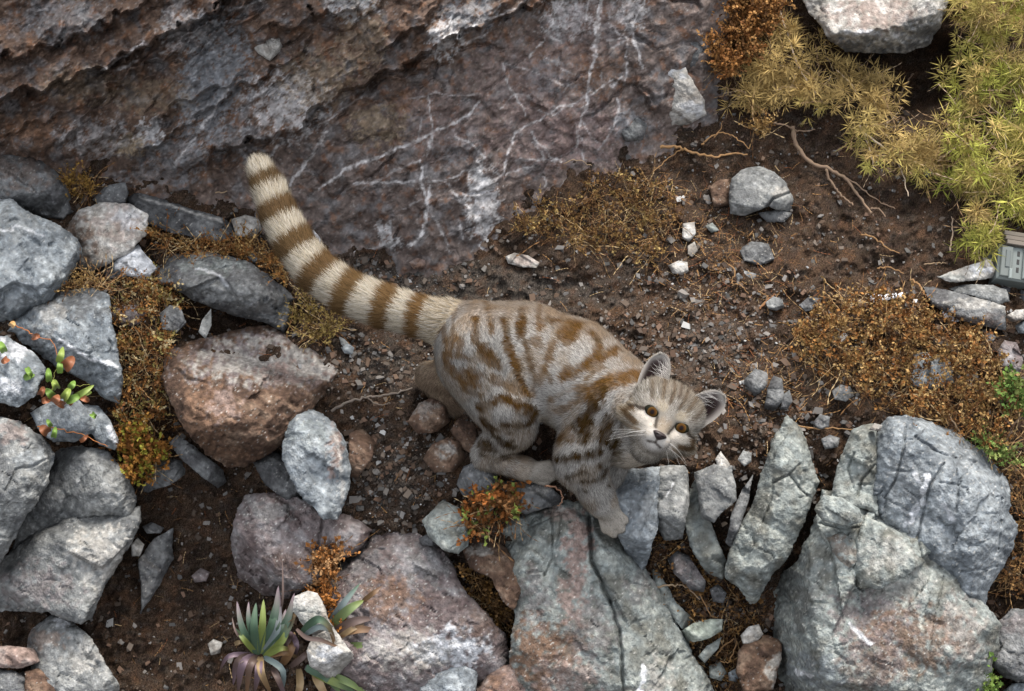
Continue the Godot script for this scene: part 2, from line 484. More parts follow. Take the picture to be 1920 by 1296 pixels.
			for s in BLOOM:
				var dx: float = (px - s[0]) / s[2]
				var dy: float = (py - s[1]) / s[3]
				var e := dx * dx + dy * dy
				if e < 2.2:
					var n := nz.get_noise_2d(px * .05 + s[0], py * .05) + .7 * nz.get_noise_2d(px * .3, py * .3 + s[1])
					var m: float = clampf((1.0 - e * .6 + n * 1.3 - .2) * 2.0, 0, 1) * minf(1.0, s[4] * 1.25)
					k = k.lerp(tints[s[5]], m * (.8 if s[5] == 1 else .9))
			var fl := nz.get_noise_2d(px * .45, py * .45 + 300)
			if fl > .38: k = k.lerp(Color(.4, .39, .38), clampf((fl - .38) * 3.0, 0, .55))
			k = k.lerp(Color(.86, .84, .85), seam[i] * .9)
			k *= 1.0 + .35 * nz.get_noise_2d(px * .11, py * .11 + 90)
			c[i] = k
			i += 1
	var o := put("cliff", build(v, outward(v, grid_index(nx, ny)), c), M.cliff)
	tag(o, "veined purple brown rock face above the ledge", "", "", "structure")

func _box(q: PackedVector2Array) -> Rect2:
	var b := Rect2(q[0], Vector2.ZERO)
	for p in q: b = b.expand(p)
	return b

# ---------------------------------------------------------------- loose rocks

const TINT := {
	"blue": [Color(0.273, 0.304, 0.331), Color(0.174, 0.197, 0.220), Color(0.418, 0.452, 0.476)],
	"grey": [Color(0.249, 0.258, 0.258), Color(0.145, 0.151, 0.157), Color(0.394, 0.400, 0.394)],
	"dark": [Color(0.122, 0.125, 0.130), Color(0.070, 0.070, 0.074), Color(0.232, 0.238, 0.244)],
	"purple": [Color(0.232, 0.197, 0.197), Color(0.139, 0.104, 0.102), Color(0.348, 0.336, 0.348)],
	"pink": [Color(0.348, 0.261, 0.232), Color(0.220, 0.151, 0.128), Color(0.487, 0.406, 0.371)],
	"brown": [Color(0.157, 0.099, 0.070), Color(0.087, 0.055, 0.041), Color(0.278, 0.197, 0.145)],
	"pale": [Color(0.464, 0.447, 0.418), Color(0.290, 0.261, 0.232), Color(0.650, 0.638, 0.615)],
	"white": [Color(0.673, 0.696, 0.742), Color(0.418, 0.441, 0.487), Color(0.835, 0.858, 0.905)],
	"green": [Color(0.278, 0.309, 0.303), Color(0.191, 0.191, 0.168), Color(0.429, 0.452, 0.418)],
	"slate": [Color(0.174, 0.180, 0.186), Color(0.110, 0.110, 0.116), Color(0.278, 0.284, 0.290)],
	"rust": [Color(0.205, 0.122, 0.080), Color(0.139, 0.075, 0.041), Color(0.348, 0.232, 0.151)],
	"lime": [Color(0.418, 0.464, 0.406), Color(0.313, 0.348, 0.302), Color(0.580, 0.615, 0.557)]}

# One rock: its outline on the plan, how it is tilted (g: rise towards the eye per unit to the right and per unit down), the ridges where its faces fall away (cuts: line, slope),
# cracks (width, depth, line), steps (line, height), blooms of another tint (x, y, half sizes, strength, tint) and seams (width, strength, line, tint).
func rock(called: String, label: String, tint: String, line: Array, o := {}) -> MeshInstance3D:
	var q := flat(line)
	var seed_ := q.size() * 7.7 + q[0].x * .13 + q[0].y * .29
	rng.seed = hash(label)
	var c := Vector2.ZERO
	if o.has("c"): c = Vector2(o.c[0], o.c[1])
	else:
		var area := 0.0
		for i in q.size():
			var w := q[i].cross(q[(i + 1) % q.size()])
			area += w
			c += (q[i] + q[(i + 1) % q.size()]) * w
		c /= 3.0 * area
	var mean := 0.0
	for p in q: mean += p.distance_to(c) / q.size()
	var fine: float = o.get("fine", clampf(mean * .05, 1.5, 2.3))
	var grown: float = o.get("scale", 1.065)
	for i in q.size(): q[i] = c + (q[i] - c) * grown
	mean *= grown
	var jag: float = o.get("jag", 1.0)
	var g: Array = o.get("g", [0.0, 0.35])
	var lift: float = o.get("lift", 0.03)
	var hc := lie(c.x, c.y) + lift
	if o.has("h"): hc = o.h
	var thick: float = o.get("thick", clampf(mean * K * 0.9, 0.02, 0.16))
	var dome: float = o.get("dome", 0.10) * mean * K
	var edge: float = o.get("edge", 0.10) * mean * K
	var rough: float = o.get("rough", 1.0)
	var cuts := []
	for k in o.get("cuts", []): cuts.append([Vector2(k[0], k[1]), (Vector2(k[2], k[3]) - Vector2(k[0], k[1])).normalized(), float(k[4]), float(k[5]) if k.size() > 5 else 2.0])
	for k in o.get("auto", 5) + (4 if mean > 25 else 1):
		var a := rng.randf() * TAU
		var n := Vector2.from_angle(a)
		var reach := 0.0
		for p in q: reach = maxf(reach, (p - c).dot(n))
		var at := c + n * reach * rng.randf_range(.42, .95)
		var along := n.orthogonal().rotated(rng.randf_range(-.35, .35))
		cuts.append([at, along, rng.randf_range(.3, 1.15), 1.0])
	for k in cuts:   # the side with the middle stays
		if k[1].cross(c - k[0]) > 0: k[1] = -k[1]
	var cracks := []
	for k in o.get("cracks", []): cracks.append([float(k[0]), float(k[1]), flat(k.slice(2))])
	var ledges := []
	for k in o.get("steps", []): ledges.append([float(k[0]), flat(k.slice(1))])
	var seams := []
	for k in o.get("seams", []): seams.append([float(k[0]), float(k[1]), TINT[k[2]][2], flat(k.slice(3))])
	var blooms: Array = o.get("blooms", [])
	var flecks: float = o.get("flecks", 0.35)
	var tn: Array = TINT[tint]
	var f := (D - hc) * HALF / 648.0
	var at0 := V(c.x, c.y, hc)
	var to := (EYE - at0).normalized()
	var skirt := [0.10, 0.28, 0.55, 1.0]
	var grow := [1.012, 1.0, .93, .62]
	var under: float = o.get("under", 0.0)     # above 0 the rock leans out over its foot
	# a square grid over the outline; the corners that fall outside are drawn in to the outline itself
	var box := _box(q).grow(fine * 1.5)
	var gw := int(box.size.x / fine) + 2
	var gh := int(box.size.y / fine) + 2
	var qn := q.size()
	var sd := PackedFloat32Array()
	var spot := PackedVector2Array()
	sd.resize(gw * gh)
	spot.resize(gw * gh)
	for gy0 in gh:
		for gx0 in gw:
			var px := box.position.x + gx0 * fine
			var py := box.position.y + gy0 * fine
			var best := 1e12
			var nx0 := 0.0
			var ny0 := 0.0
			var inside := false
			var j := qn - 1
			for i in qn:
				var ax0 := q[j].x
				var ay0 := q[j].y
				var bx0 := q[i].x
				var by0 := q[i].y
				var ex0 := bx0 - ax0
				var ey0 := by0 - ay0
				var t := clampf(((px - ax0) * ex0 + (py - ay0) * ey0) / (ex0 * ex0 + ey0 * ey0 + 1e-6), 0, 1)
				var dx0 := ax0 + ex0 * t - px
				var dy0 := ay0 + ey0 * t - py
				var dd := dx0 * dx0 + dy0 * dy0
				if dd < best:
					best = dd
					nx0 = dx0
					ny0 = dy0
				if (by0 > py) != (ay0 > py) and px < (ax0 - bx0) * (py - by0) / (ay0 - by0) + bx0: inside = not inside
				j = i
			var w := gy0 * gw + gx0
			best = sqrt(best)
			var off := jag * clampf(mean * .035, .3, 3.0) * (n2.get_noise_3d(px * .03, py * .03, seed_) + .6 * n2.get_noise_3d(px * .11, py * .11, seed_))
			sd[w] = (best if inside else -best) + off
			spot[w] = Vector2(px, py)
			if sd[w] < 0: spot[w] += Vector2(nx0, ny0) / maxf(best, 1e-4) * (-sd[w]) * (1.0 if not inside else -1.0)
	var used_by := PackedInt32Array()
	used_by.resize(gw * gh)
	used_by.fill(-1)
	var idx := PackedInt32Array()
	var places := PackedInt32Array()
	for gy0 in gh - 1:
		for gx0 in gw - 1:
			var w := gy0 * gw + gx0
			var four := [w, w + 1, w + gw, w + gw + 1]
			if sd[w] <= 0 and sd[w + 1] <= 0 and sd[w + gw] <= 0 and sd[w + gw + 1] <= 0: continue
			for k in four:
				if used_by[k] < 0:
					used_by[k] = places.size()
					places.append(k)
			idx.append_array([used_by[w], used_by[w + 1], used_by[w + gw], used_by[w + 1], used_by[w + gw + 1], used_by[w + gw]])
	var top := places.size()
	# the open edges of the sheet carry the flanks
	var open := {}
	for t in range(0, idx.size(), 3):
		for e in 3:
			var ea := idx[t + e]
			var eb := idx[t + (e + 1) % 3]
			if open.has(eb * 1000000 + ea): open.erase(eb * 1000000 + ea)
			else: open[ea * 1000000 + eb] = true
	var rim_of := {}
	for k in open:
		for e in [k / 1000000, k % 1000000]:
			if not rim_of.has(e): rim_of[e] = rim_of.size()
	var edge_ids := PackedInt32Array(rim_of.keys())
	var ne := edge_ids.size()
	var v := PackedVector3Array()
	var col := PackedColorArray()
	v.resize(top + ne * skirt.size() + 1)
	col.resize(v.size())
	var ax: float = o.get("grain", 0.6)
	var ca := cos(ax)
	var sa := sin(ax)
	var big := clampf(mean / 110.0, 0.16, 1.0)
	for vi in top:
			var rel := spot[places[vi]] - c
			var fr := clampf(1.0 - maxf(sd[places[vi]], 0.0) / (mean * .9), 0, 1)
			var p := c + rel
			var h: float = hc + (g[0] * rel.x + g[1] * rel.y) * f + dome * (1.0 - fr * fr) - edge * pow(fr, 12.0)
			var wob := nz.get_noise_3d(p.x * .035, p.y * .035, seed_ + 3) * 9.0 * big
			for k in cuts:
				var d: float = k[1].cross(p - k[0]) + wob
				var w: float = k[3]
				if d > -w: h -= k[2] * f * (d if d > w else (d + w) * (d + w) / (4 * w))
			for k in ledges:
				var l: PackedVector2Array = k[1]
				var best := 1e9
				var side := 1.0
				for i in l.size() - 1:
					var d := seg_d(p, l[i], l[i + 1])
					if d < best:
						best = d
						side = (l[i + 1] - l[i]).cross(p - l[i])
				if best > 90: continue
				h += (1.0 if side < 0 else -1.0) * k[0] * .5 * smoothstep(-1.0, 4.0, best) * (1 - smoothstep(25, 90, best))
			for k in cracks:
				var d := line_d(p + Vector2(wob, -wob) * .3, k[2])
				if d < k[0]: h -= k[1] * (1 - d / k[0])
			var gx := (p.x * ca + p.y * sa) * .01
			var gy := (p.y * ca - p.x * sa) * .01
			var n := nz.get_noise_3d(p.x * .011, p.y * .011, seed_) * .012 * big + facet((gx * 100 + wob) / (34.0 + 50.0 * big) + seed_, (gy * 100 - wob) / (20.0 + 28.0 * big)) * (.014 + .040 * big) + facet((p.x + wob) / (16.0 + 16 * big) + seed_ * 3, (p.y - wob) / (14.0 + 12 * big)) * (.0016 + .0016 * big)
			n += n2.get_noise_3d(p.x * .05, p.y * .05, seed_) * .0016 * sqrt(big) + n1.get_noise_3d(gx * 4.0, gy * 14.0, seed_) * .0012 + n1.get_noise_3d(p.x * .13, p.y * .13, seed_) * .0007
			var fr_line := nk.get_noise_2d((gx * 100 + wob * 2.0) * .0105 / (.35 + .65 * big) + seed_, (gy * 100 - wob) * .021 / (.35 + .65 * big))
			var fr_mask := clampf(.1 + 2.0 * n1.get_noise_2d(p.x * .014 + seed_, p.y * .014), 0, 1)
			n -= (.006 * big + .001) * fr_mask * (1.0 - smoothstep(-.99, -.93, fr_line))
			h += n * rough
			h = maxf(h, lie(p.x, p.y) + .008 + .010 * n1.get_noise_2d(p.x * .03, p.y * .03) - .03 * smoothstep(.9, 1.0, fr))
			v[vi] = at0 + (X * rel.x + DN * rel.y) * f + to * (h - hc)
			# colour
			var t := nz.get_noise_3d(p.x * .018, p.y * .018, seed_ + 11)
			var k := (tn[0] as Color).lerp(tn[1], clampf(t * 1.9 + .15, 0, .9)).lerp(tn[2], clampf(-t * 1.7 - .1 + .9 * n2.get_noise_3d(gx * 1.8, gy * 6, seed_), 0, .8))
			for b in blooms:
				var dx: float = (p.x - b[0]) / b[2]
				var dy: float = (p.y - b[1]) / b[3]
				var e := dx * dx + dy * dy
				if e < 2.4:
					var nn := n2.get_noise_2d(p.x * .035 + b[0], p.y * .035) + .6 * n2.get_noise_2d(p.x * .09, p.y * .09 + b[1])
					k = k.lerp(TINT[b[5]][0], clampf((1.0 - e * .62 + nn * 1.0 - .2) * 1.5, 0, 1) * b[4])
			for b in seams:
				var d: float = line_d(p + Vector2(wob, wob), b[3]) - b[0] * (.8 + .6 * n1.get_noise_2d(p.x * .06, p.y * .06))
				if d < 2.0: k = k.lerp(b[2], clampf((2.0 - d) / 2.5, 0, 1) * b[1])
			var fl := n1.get_noise_3d(p.x * .19, p.y * .19, seed_ + 40)
			if fl > .74 - .08 * flecks: k = k.lerp(Color(.58, .57, .54), clampf((fl - .74 + .08 * flecks) * 7.0, 0, .8) * minf(1.0, flecks * 2))
			k *= 1.0 + .22 * n2.get_noise_3d(p.x * .06, p.y * .06, seed_ + 60)
			col[vi] = k
	for s in skirt.size():
		for i in ne:
			var e := v[edge_ids[i]] - at0
			var dep := e.dot(to)
			var side := e - to * dep
			var wb: float = grow[s] * (1.0 + .05 * nz.get_noise_3d(e.x * 9, e.y * 9, s * 3.0 + e.z * 9))
			v[top + s * ne + i] = at0 + side * wb + to * (dep - skirt[s] * thick) - DN * under * skirt[s] * thick
			col[top + s * ne + i] = col[edge_ids[i]] * (1.0 + .2 * nz.get_noise_3d(e.x * 60, e.y * 60, s * 5.0))
	var last := v.size() - 1
	v[last] = at0 - to * (thick * 1.1) - DN * under * thick
	col[last] = tn[1]
	var face_count := idx.size()
	for k in open:
		var i: int = rim_of[k / 1000000]
		var j: int = rim_of[k % 1000000]
		for s in skirt.size():
			var a0 := edge_ids[i] if s == 0 else top + (s - 1) * ne + i
			var b0 := edge_ids[j] if s == 0 else top + (s - 1) * ne + j
			var a1 := top + s * ne + i
			var b1 := top + s * ne + j
			idx.append_array([a0, a1, b0, b0, a1, b1])
		idx.append_array([top + (skirt.size() - 1) * ne + i, last, top + (skirt.size() - 1) * ne + j])
	# clockwise seen from outside
	var s3 := 0.0
	for t in range(0, face_count, 3): s3 += (v[idx[t + 2]] - v[idx[t]]).cross(v[idx[t + 1]] - v[idx[t]]).dot(to)
	if s3 < 0:
		for t in range(0, idx.size(), 3):
			var k := idx[t + 1]
			idx[t + 1] = idx[t + 2]
			idx[t + 2] = k
	# each rock keeps its own origin at its foot
	var foot_at := at0 - to * thick
	for i in v.size(): v[i] -= foot_at
	var m := put(called, build(v, idx, col), M.rock)
	m.position = foot_at
	tag(m, label, o.get("cat", "rock"), o.get("group", ""))
	return m

# Broken rock: the upper envelope of tilted flakes, one per jittered cell; in cell units.
var fk := PackedFloat32Array()

func facet_table() -> void:
	rng.seed = 77
	for i in 64 * 64:
		fk.append_array([rng.randf(), rng.randf(), rng.randf_range(-.45, .45), rng.randf_range(-.45, .45), rng.randf_range(0, .22)])

func facet(x: float, y: float) -> float:
	var ix := floori(x)
	var iy := floori(y)
	var best := -9.0
	for j in range(iy - 1, iy + 2):
		var row := (j & 63) << 6
		for i in range(ix - 1, ix + 2):
			var k := (row + (i & 63)) * 5
			var dx := x - i - fk[k]
			var dy := y - j - fk[k + 1]
			var h := fk[k + 4] + fk[k + 2] * dx + fk[k + 3] * dy - .20 * (dx * dx + dy * dy)
			if h > best: best = h
	return best

func rocks() -> void:
	# --- the pile along the west side
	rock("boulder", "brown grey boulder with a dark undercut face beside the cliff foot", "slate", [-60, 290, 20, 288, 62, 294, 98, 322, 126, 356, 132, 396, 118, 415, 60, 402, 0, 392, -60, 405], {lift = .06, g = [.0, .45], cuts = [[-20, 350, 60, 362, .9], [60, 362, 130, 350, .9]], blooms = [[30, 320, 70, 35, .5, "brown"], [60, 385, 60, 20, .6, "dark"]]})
	rock("boulder", "large smooth blue grey boulder with a scooped hollow low on its face", "blue", [-70, 372, 20, 380, 60, 408, 100, 424, 140, 450, 148, 472, 130, 506, 100, 546, 62, 584, 40, 596, 10, 602, -70, 610], {lift = .085, g = [.1, .30], auto = 3, cuts = [[60, 420, 150, 480, .35], [-20, 590, 130, 500, .9], [70, 560, 150, 465, .8]], steps = [[.022, 0, 545, 25, 530, 60, 540, 75, 560]], seams = [[2.0, .5, "white", -20, 440, 30, 425, 80, 440]], blooms = [[20, 420, 60, 30, .5, "grey"], [30, 570, 40, 20, .4, "slate"]]})
	rock("rock", "pinkish white mottled rock with a darker brown side facet", "pale", [122, 430, 150, 395, 190, 384, 240, 384, 272, 404, 269, 440, 242, 470, 205, 490, 160, 512, 136, 490], {lift = .06, g = [.25, .35], auto = 3, cuts = [[152, 395, 190, 500, .8]], blooms = [[225, 420, 45, 40, .5, "pink"], [150, 455, 28, 50, .8, "brown"], [240, 405, 30, 20, .5, "white"]]})
	rock("stone", "small dark blue wedge stone behind the mottled pinkish rock", "slate", [175, 374, 200, 350, 234, 342, 240, 362, 232, 386, 200, 388], {lift = .03})
	rock("rock", "long dark slab with a thin pale upper edge at the cliff foot", "dark", [240, 370, 270, 364, 330, 384, 400, 404, 430, 418, 438, 440, 400, 453, 350, 442, 290, 424, 255, 402], {lift = .04, g = [0, .5], c = [340, 410], auto = 2, cuts = [[250, 378, 430, 428, .9]], seams = [[1.5, .8, "pale", 262, 370, 330, 388, 415, 414]]})
	rock("stone", "small pale speckled stone just west of the raised tail", "pale", [436, 412, 460, 404, 484, 410, 490, 430, 470, 446, 444, 440], {lift = .03})
	rock("stone", "white quartz wedge with one black side among dry plants", "white", [186, 508, 216, 485, 258, 461, 280, 488, 291, 502, 272, 528, 240, 516, 206, 522], {lift = .06, g = [-.2, .3], auto = 1, cuts = [[248, 465, 228, 530, 1.0]], blooms = [[205, 508, 28, 22, 1.0, "dark"]]})
	rock("boulder", "dark grey overhanging slab with a scalloped lip over a black gap", "slate", [286, 500, 310, 478, 380, 474, 460, 490, 500, 518, 530, 540, 546, 560, 541, 592, 526, 619, 496, 602, 440, 588, 396, 574, 362, 560, 340, 545, 304, 530], {lift = .075, g = [.0, .5], c = [425, 530], auto = 2, thick = .07, cuts = [[330, 535, 400, 525, .8], [395, 540, 500, 555, 1.2], [490, 540, 525, 620, .9]], steps = [[.02, 385, 530, 410, 520, 430, 535, 445, 560]], seams = [[2.0, .6, "white", 365, 505, 395, 508, 415, 520, 425, 535]], blooms = [[420, 545, 60, 20, .5, "grey"], [400, 495, 60, 20, .6, "green"]]})
	rock("boulder", "dark slab split by a bright white vein near the west edge", "blue", [5, 622, 45, 588, 95, 550, 170, 544, 201, 556, 206, 610, 216, 660, 223, 702, 218, 750, 190, 738, 150, 702, 105, 682, 55, 648], {lift = .095, g = [.1, .35], c = [135, 625], auto = 2, cuts = [[110, 640, 215, 688, 1.0], [100, 555, 60, 640, .5]], seams = [[3.0, .95, "white", 112, 638, 140, 655, 165, 672, 214, 684]], blooms = [[150, 570, 50, 30, .8, "dark"], [90, 580, 30, 40, .5, "pale"], [80, 640, 30, 25, .7, "dark"]]})
	rock("rock", "white streaked blue rock half hidden by a leafy seedling", "blue", [-50, 628, 12, 634, 60, 662, 82, 690, 62, 738, 32, 758, -50, 742], {lift = .12, g = [.1, .4], auto = 3, blooms = [[20, 655, 40, 20, .9, "white"], [10, 725, 30, 15, .8, "white"]]})
	rock("rock", "light blue grey block under a trailing orange stem", "blue", [60, 775, 95, 754, 140, 744, 160, 768, 178, 808, 140, 826, 100, 826, 74, 802], {lift = .12, g = [-.1, .3], auto = 3})
	rock("rock", "light grey block with a white chipped east corner", "blue", [160, 762, 186, 764, 206, 790, 223, 830, 214, 842, 186, 832, 168, 806], {lift = .115, g = [.2, .3], auto = 2, seams = [[4.0, .9, "white", 205, 800, 218, 835]]})
	rock("boulder", "big pale grey boulder with a rusty crown at the west edge", "grey", [-80, 780, 30, 794, 72, 822, 98, 856, 84, 905, 48, 960, 16, 1020, -10, 1062, -80, 1080], {lift = .15, g = [.35, .25], auto = 3, cuts = [[-30, 960, 90, 850, .7]], blooms = [[20, 810, 40, 20, .5, "pink"], [60, 860, 40, 20, .5, "blue"]], cracks = [[3, .01, 95, 858, 60, 875, 30, 880, 10, 920]]})
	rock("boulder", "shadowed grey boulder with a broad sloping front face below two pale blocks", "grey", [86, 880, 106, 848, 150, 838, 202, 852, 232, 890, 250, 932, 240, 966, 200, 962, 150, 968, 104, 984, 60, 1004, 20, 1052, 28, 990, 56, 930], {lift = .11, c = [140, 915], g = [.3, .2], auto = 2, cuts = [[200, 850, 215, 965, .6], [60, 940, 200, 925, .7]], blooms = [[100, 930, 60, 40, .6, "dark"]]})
	rock("boulder", "smooth grey slab with a bright centre above the dirt gully", "grey", [-60, 1085, 20, 1040, 62, 1000, 130, 964, 200, 966, 256, 954, 256, 984, 232, 1030, 196, 1088, 168, 1150, 148, 1166, 90, 1142, 30, 1142, -60, 1150], {lift = .13, g = [.25, .3], c = [120, 1060], auto = 2, cuts = [[255, 985, 150, 1165, 1.2], [120, 980, 190, 1165, .25]], blooms = [[190, 1040, 60, 50, .8, "pale"], [70, 1100, 70, 40, .6, "purple"]], steps = [[.014, 178, 1060, 190, 1066, 205, 1052]], flecks = .5})
	rock("stone", "dark upright dagger shaped stone standing in the dirt gully", "slate", [262, 1050, 290, 1012, 323, 994, 322, 1050, 298, 1096, 266, 1144, 266, 1104], {lift = .05, g = [-.2, .1], auto = 2, cuts = [[312, 1000, 300, 1095, .9]]})
	rock("boulder", "grey rock with a white dusted face at the south west corner", "grey", [60, 1182, 110, 1152, 136, 1148, 142, 1176, 170, 1200, 196, 1250, 216, 1282, 214, 1350, 90, 1350, 64, 1270, 46, 1230], {lift = .09, g = [.25, .25], c = [135, 1250], auto = 3, blooms = [[120, 1165, 25, 12, .6, "white"], [160, 1230, 40, 30, .6, "pale"], [80, 1200, 40, 20, .5, "rust"]], flecks = .5})
	rock("stone", "flat pinkish brown stone lying in the south west corner", "pink", [-40, 1216, 20, 1212, 62, 1218, 72, 1240, 40, 1252, -40, 1250], {lift = .09})
	rock("stone", "dark brown stone wedged below the flat pinkish stone", "brown", [48, 1262, 80, 1254, 112, 1272, 108, 1320, 50, 1320], {lift = .09})
	rock("stone", "bluish dark stone at the very bottom of the south west corner", "slate", [-40, 1258, 20, 1258, 48, 1272, 48, 1320, -40, 1320], {lift = .08})
	# --- the brown boulder and what lies round it
	rock("boulder", "big reddish brown boulder with a flat pinkish top and pitted front", "brown", [312, 652, 350, 641, 400, 630, 440, 622, 470, 612, 502, 610, 530, 624, 560, 642, 590, 654, 618, 672, 643, 694, 622, 722, 590, 752, 552, 800, 510, 842, 462, 868, 426, 871, 390, 842, 352, 800, 328, 752, 312, 705], {lift = .13, g = [.02, .85], c = [462, 735], auto = 1, thick = .14, dome = .1, rough = .9, cuts = [[318, 690, 420, 702, 1.15], [420, 706, 520, 752, 1.15], [520, 748, 640, 696, 1.15], [360, 790, 440, 830, .5], [600, 730, 480, 850, .5]], blooms = [[480, 668, 140, 50, 1.0, "purple"], [500, 672, 130, 44, .75, "pale"], [560, 700, 70, 26, .9, "pink"], [590, 690, 50, 20, .8, "pale"], [390, 770, 42, 60, .85, "rust"], [420, 760, 30, 30, .7, "pink"], [440, 850, 40, 14, .7, "rust"], [505, 655, 30, 12, .6, "rust"], [350, 660, 30, 15, .5, "brown"]], flecks = .4})
	rock("stone", "round purple grey stone nested in the dry seed heads", "purple", [206, 590, 228, 574, 255, 572, 271, 588, 262, 606, 226, 614], {lift = .05})
	rock("stone", "dark stone at the mouth of the black gap beneath the slab", "slate", [300, 590, 318, 574, 338, 580, 348, 605, 330, 622, 306, 616], {lift = .05})
	rock("stone", "grey spike of stone standing in the black gap", "grey", [372, 622, 380, 600, 395, 581, 396, 610, 386, 634], {lift = .06, auto = 1})
	rock("stone", "slim grey bar shaped stone tucked under the brown boulder", "slate", [320, 832, 335, 817, 370, 844, 415, 880, 421, 902, 406, 913, 378, 893, 340, 860], {lift = .07, c = [372, 868], g = [0, .4], auto = 2})
	rock("rock", "upright grey block with a pale pink streak down its east side", "blue", [533, 828, 548, 790, 556, 777, 590, 774, 626, 796, 645, 830, 656, 872, 650, 922, 630, 966, 606, 966, 576, 936, 548, 898, 534, 862], {lift = .10, g = [-.2, .25], auto = 2, cuts = [[615, 780, 640, 960, .8]], blooms = [[628, 850, 14, 50, .9, "pink"], [580, 815, 40, 30, .4, "green"]], seams = [[3, .5, "pale", 625, 810, 640, 860, 640, 940]]})
	rock("rock", "dull brown rock in the shade behind the upright grey block", "brown", [655, 815, 680, 806, 702, 830, 696, 862, 672, 892, 652, 890, 655, 850], {lift = .04})
	rock("rock", "thin dark leaf of slate leaning under the brown boulder", "dark", [478, 870, 510, 842, 536, 866, 556, 905, 572, 940, 540, 938, 500, 910], {lift = .04})
	rock("stone", "dark stone under the orange leaves beside the gully", "slate", [262, 888, 300, 862, 340, 866, 352, 884, 320, 908, 280, 920, 256, 918], {lift = .04})
	# --- the southern row
	rock("boulder", "broad purple brown slab with white flecks above the strap leaves", "purple", [446, 968, 466, 936, 500, 928, 535, 930, 578, 948, 602, 966, 650, 968, 690, 996, 662, 1032, 622, 1052, 592, 1086, 542, 1116, 492, 1114, 450, 1082, 438, 1024], {lift = .10, g = [.1, .3], c = [548, 1020], auto = 2, cuts = [[602, 960, 590, 1090, .35]], cracks = [[3, .012, 606, 966, 598, 1010, 588, 1060]], blooms = [[500, 960, 50, 24, .5, "grey"], [560, 1060, 60, 30, .4, "brown"]], flecks = .8})
	rock("boulder", "huge purple boulder with a white dusted lower face and rusty stains", "purple", [604, 1092, 622, 1064, 650, 1042, 676, 1018, 702, 1000, 740, 992, 772, 1004, 802, 1016, 826, 1036, 842, 1062, 856, 1092, 872, 1122, 902, 1150, 936, 1190, 951, 1232, 936, 1262, 892, 1276, 850, 1290, 820, 1340, 700, 1350, 610, 1350, 640, 1240, 616, 1150], {lift = .15, g = [.0, .35], c = [760, 1160], auto = 2, thick = .2, cuts = [[800, 1020, 870, 1130, .5], [690, 1240, 880, 1170, .55], [620, 1070, 740, 1000, .4]], blooms = [[840, 1215, 70, 34, .95, "white"], [770, 1220, 70, 40, .6, "pale"], [730, 1120, 60, 40, .7, "rust"], [800, 1060, 40, 40, .5, "grey"], [690, 1060, 50, 40, .5, "slate"], [900, 1170, 40, 30, .5, "brown"]], flecks = .7, seams = [[1.2, .7, "dark", 820, 1106, 850, 1108, 868, 1104]]})
	rock("rock", "five sided grey stone beside the small orange leaved weed", "green", [794, 978, 812, 958, 830, 940, 860, 954, 874, 985, 876, 1022, 858, 1036, 834, 1030, 806, 1004], {lift = .08, g = [.1, .4], auto = 3})
	rock("stone", "small bluish rounded stone between two boulders on the south edge", "blue", [784, 1298, 800, 1270, 830, 1250, 880, 1230, 893, 1262, 886, 1320, 800, 1330], {lift = .16, dome = .4})
	rock("stone", "rounded rusty brown stone on the south edge", "pink", [888, 1292, 902, 1268, 922, 1254, 970, 1246, 992, 1274, 994, 1330, 890, 1330], {lift = .15, dome = .4, blooms = [[920, 1280, 30, 20, .7, "rust"]]})
	rock("rock", "brown shouldered rock joined low against the cracked boulder", "brown", [868, 1024, 886, 1010, 912, 1008, 950, 1030, 970, 1060, 978, 1100, 960, 1140, 940, 1120, 922, 1084, 884, 1064], {lift = .08, auto = 2, blooms = [[900, 1030, 22, 12, .6, "pale"]]})
	rock("boulder", "tall cracked grey boulder with a pale pink stripe under the forepaws", "green", [928, 1000, 945, 982, 1000, 960, 1040, 946, 1062, 938, 1090, 944, 1112, 960, 1150, 990, 1176, 1024, 1196, 1056, 1222, 1092, 1252, 1150, 1290, 1222, 1332, 1292, 1342, 1360, 980, 1360, 966, 1290, 962, 1230, 972, 1150, 962, 1082, 952, 1036], {lift = .13, g = [.05, .22], c = [1090, 1130], auto = 1, thick = .2, rough = .9, cuts = [[1060, 940, 985, 1150, .5], [1105, 950, 1170, 1300, .45], [980, 1240, 1180, 1260, .15]], cracks = [[5, .030, 1104, 968, 1108, 1010, 1110, 1050, 1128, 1090, 1145, 1130], [3.5, .02, 1145, 1130, 1160, 1180, 1164, 1230, 1168, 1310], [2.5, .012, 1034, 958, 1036, 1020, 1034, 1050, 1020, 1080], [2.5, .010, 948, 1032, 975, 990, 985, 976], [2.0, .008, 985, 988, 1030, 970, 1050, 962], [2, .008, 1052, 962, 1050, 1000, 1044, 1020]], steps = [[.012, 1112, 1000, 1118, 1060, 1150, 1120]], blooms = [[1085, 1020, 26, 70, 1.0, "pink"], [1072, 1110, 22, 70, .9, "pink"], [1050, 960, 40, 14, .7, "pink"], [1010, 1230, 60, 70, .9, "rust"], [1070, 1210, 40, 40, .7, "brown"], [1000, 1120, 30, 60, .5, "purple"], [1110, 1180, 40, 60, .5, "purple"], [1230, 1270, 30, 40, .6, "pale"], [1060, 1270, 60, 40, .7, "pink"], [1200, 1100, 30, 30, .4, "purple"]], flecks = .9, seams = [[5, .9, "white", 1206, 1250, 1203, 1280, 1196, 1300], [3, .7, "lime", 1182, 1098, 1190, 1104]]})
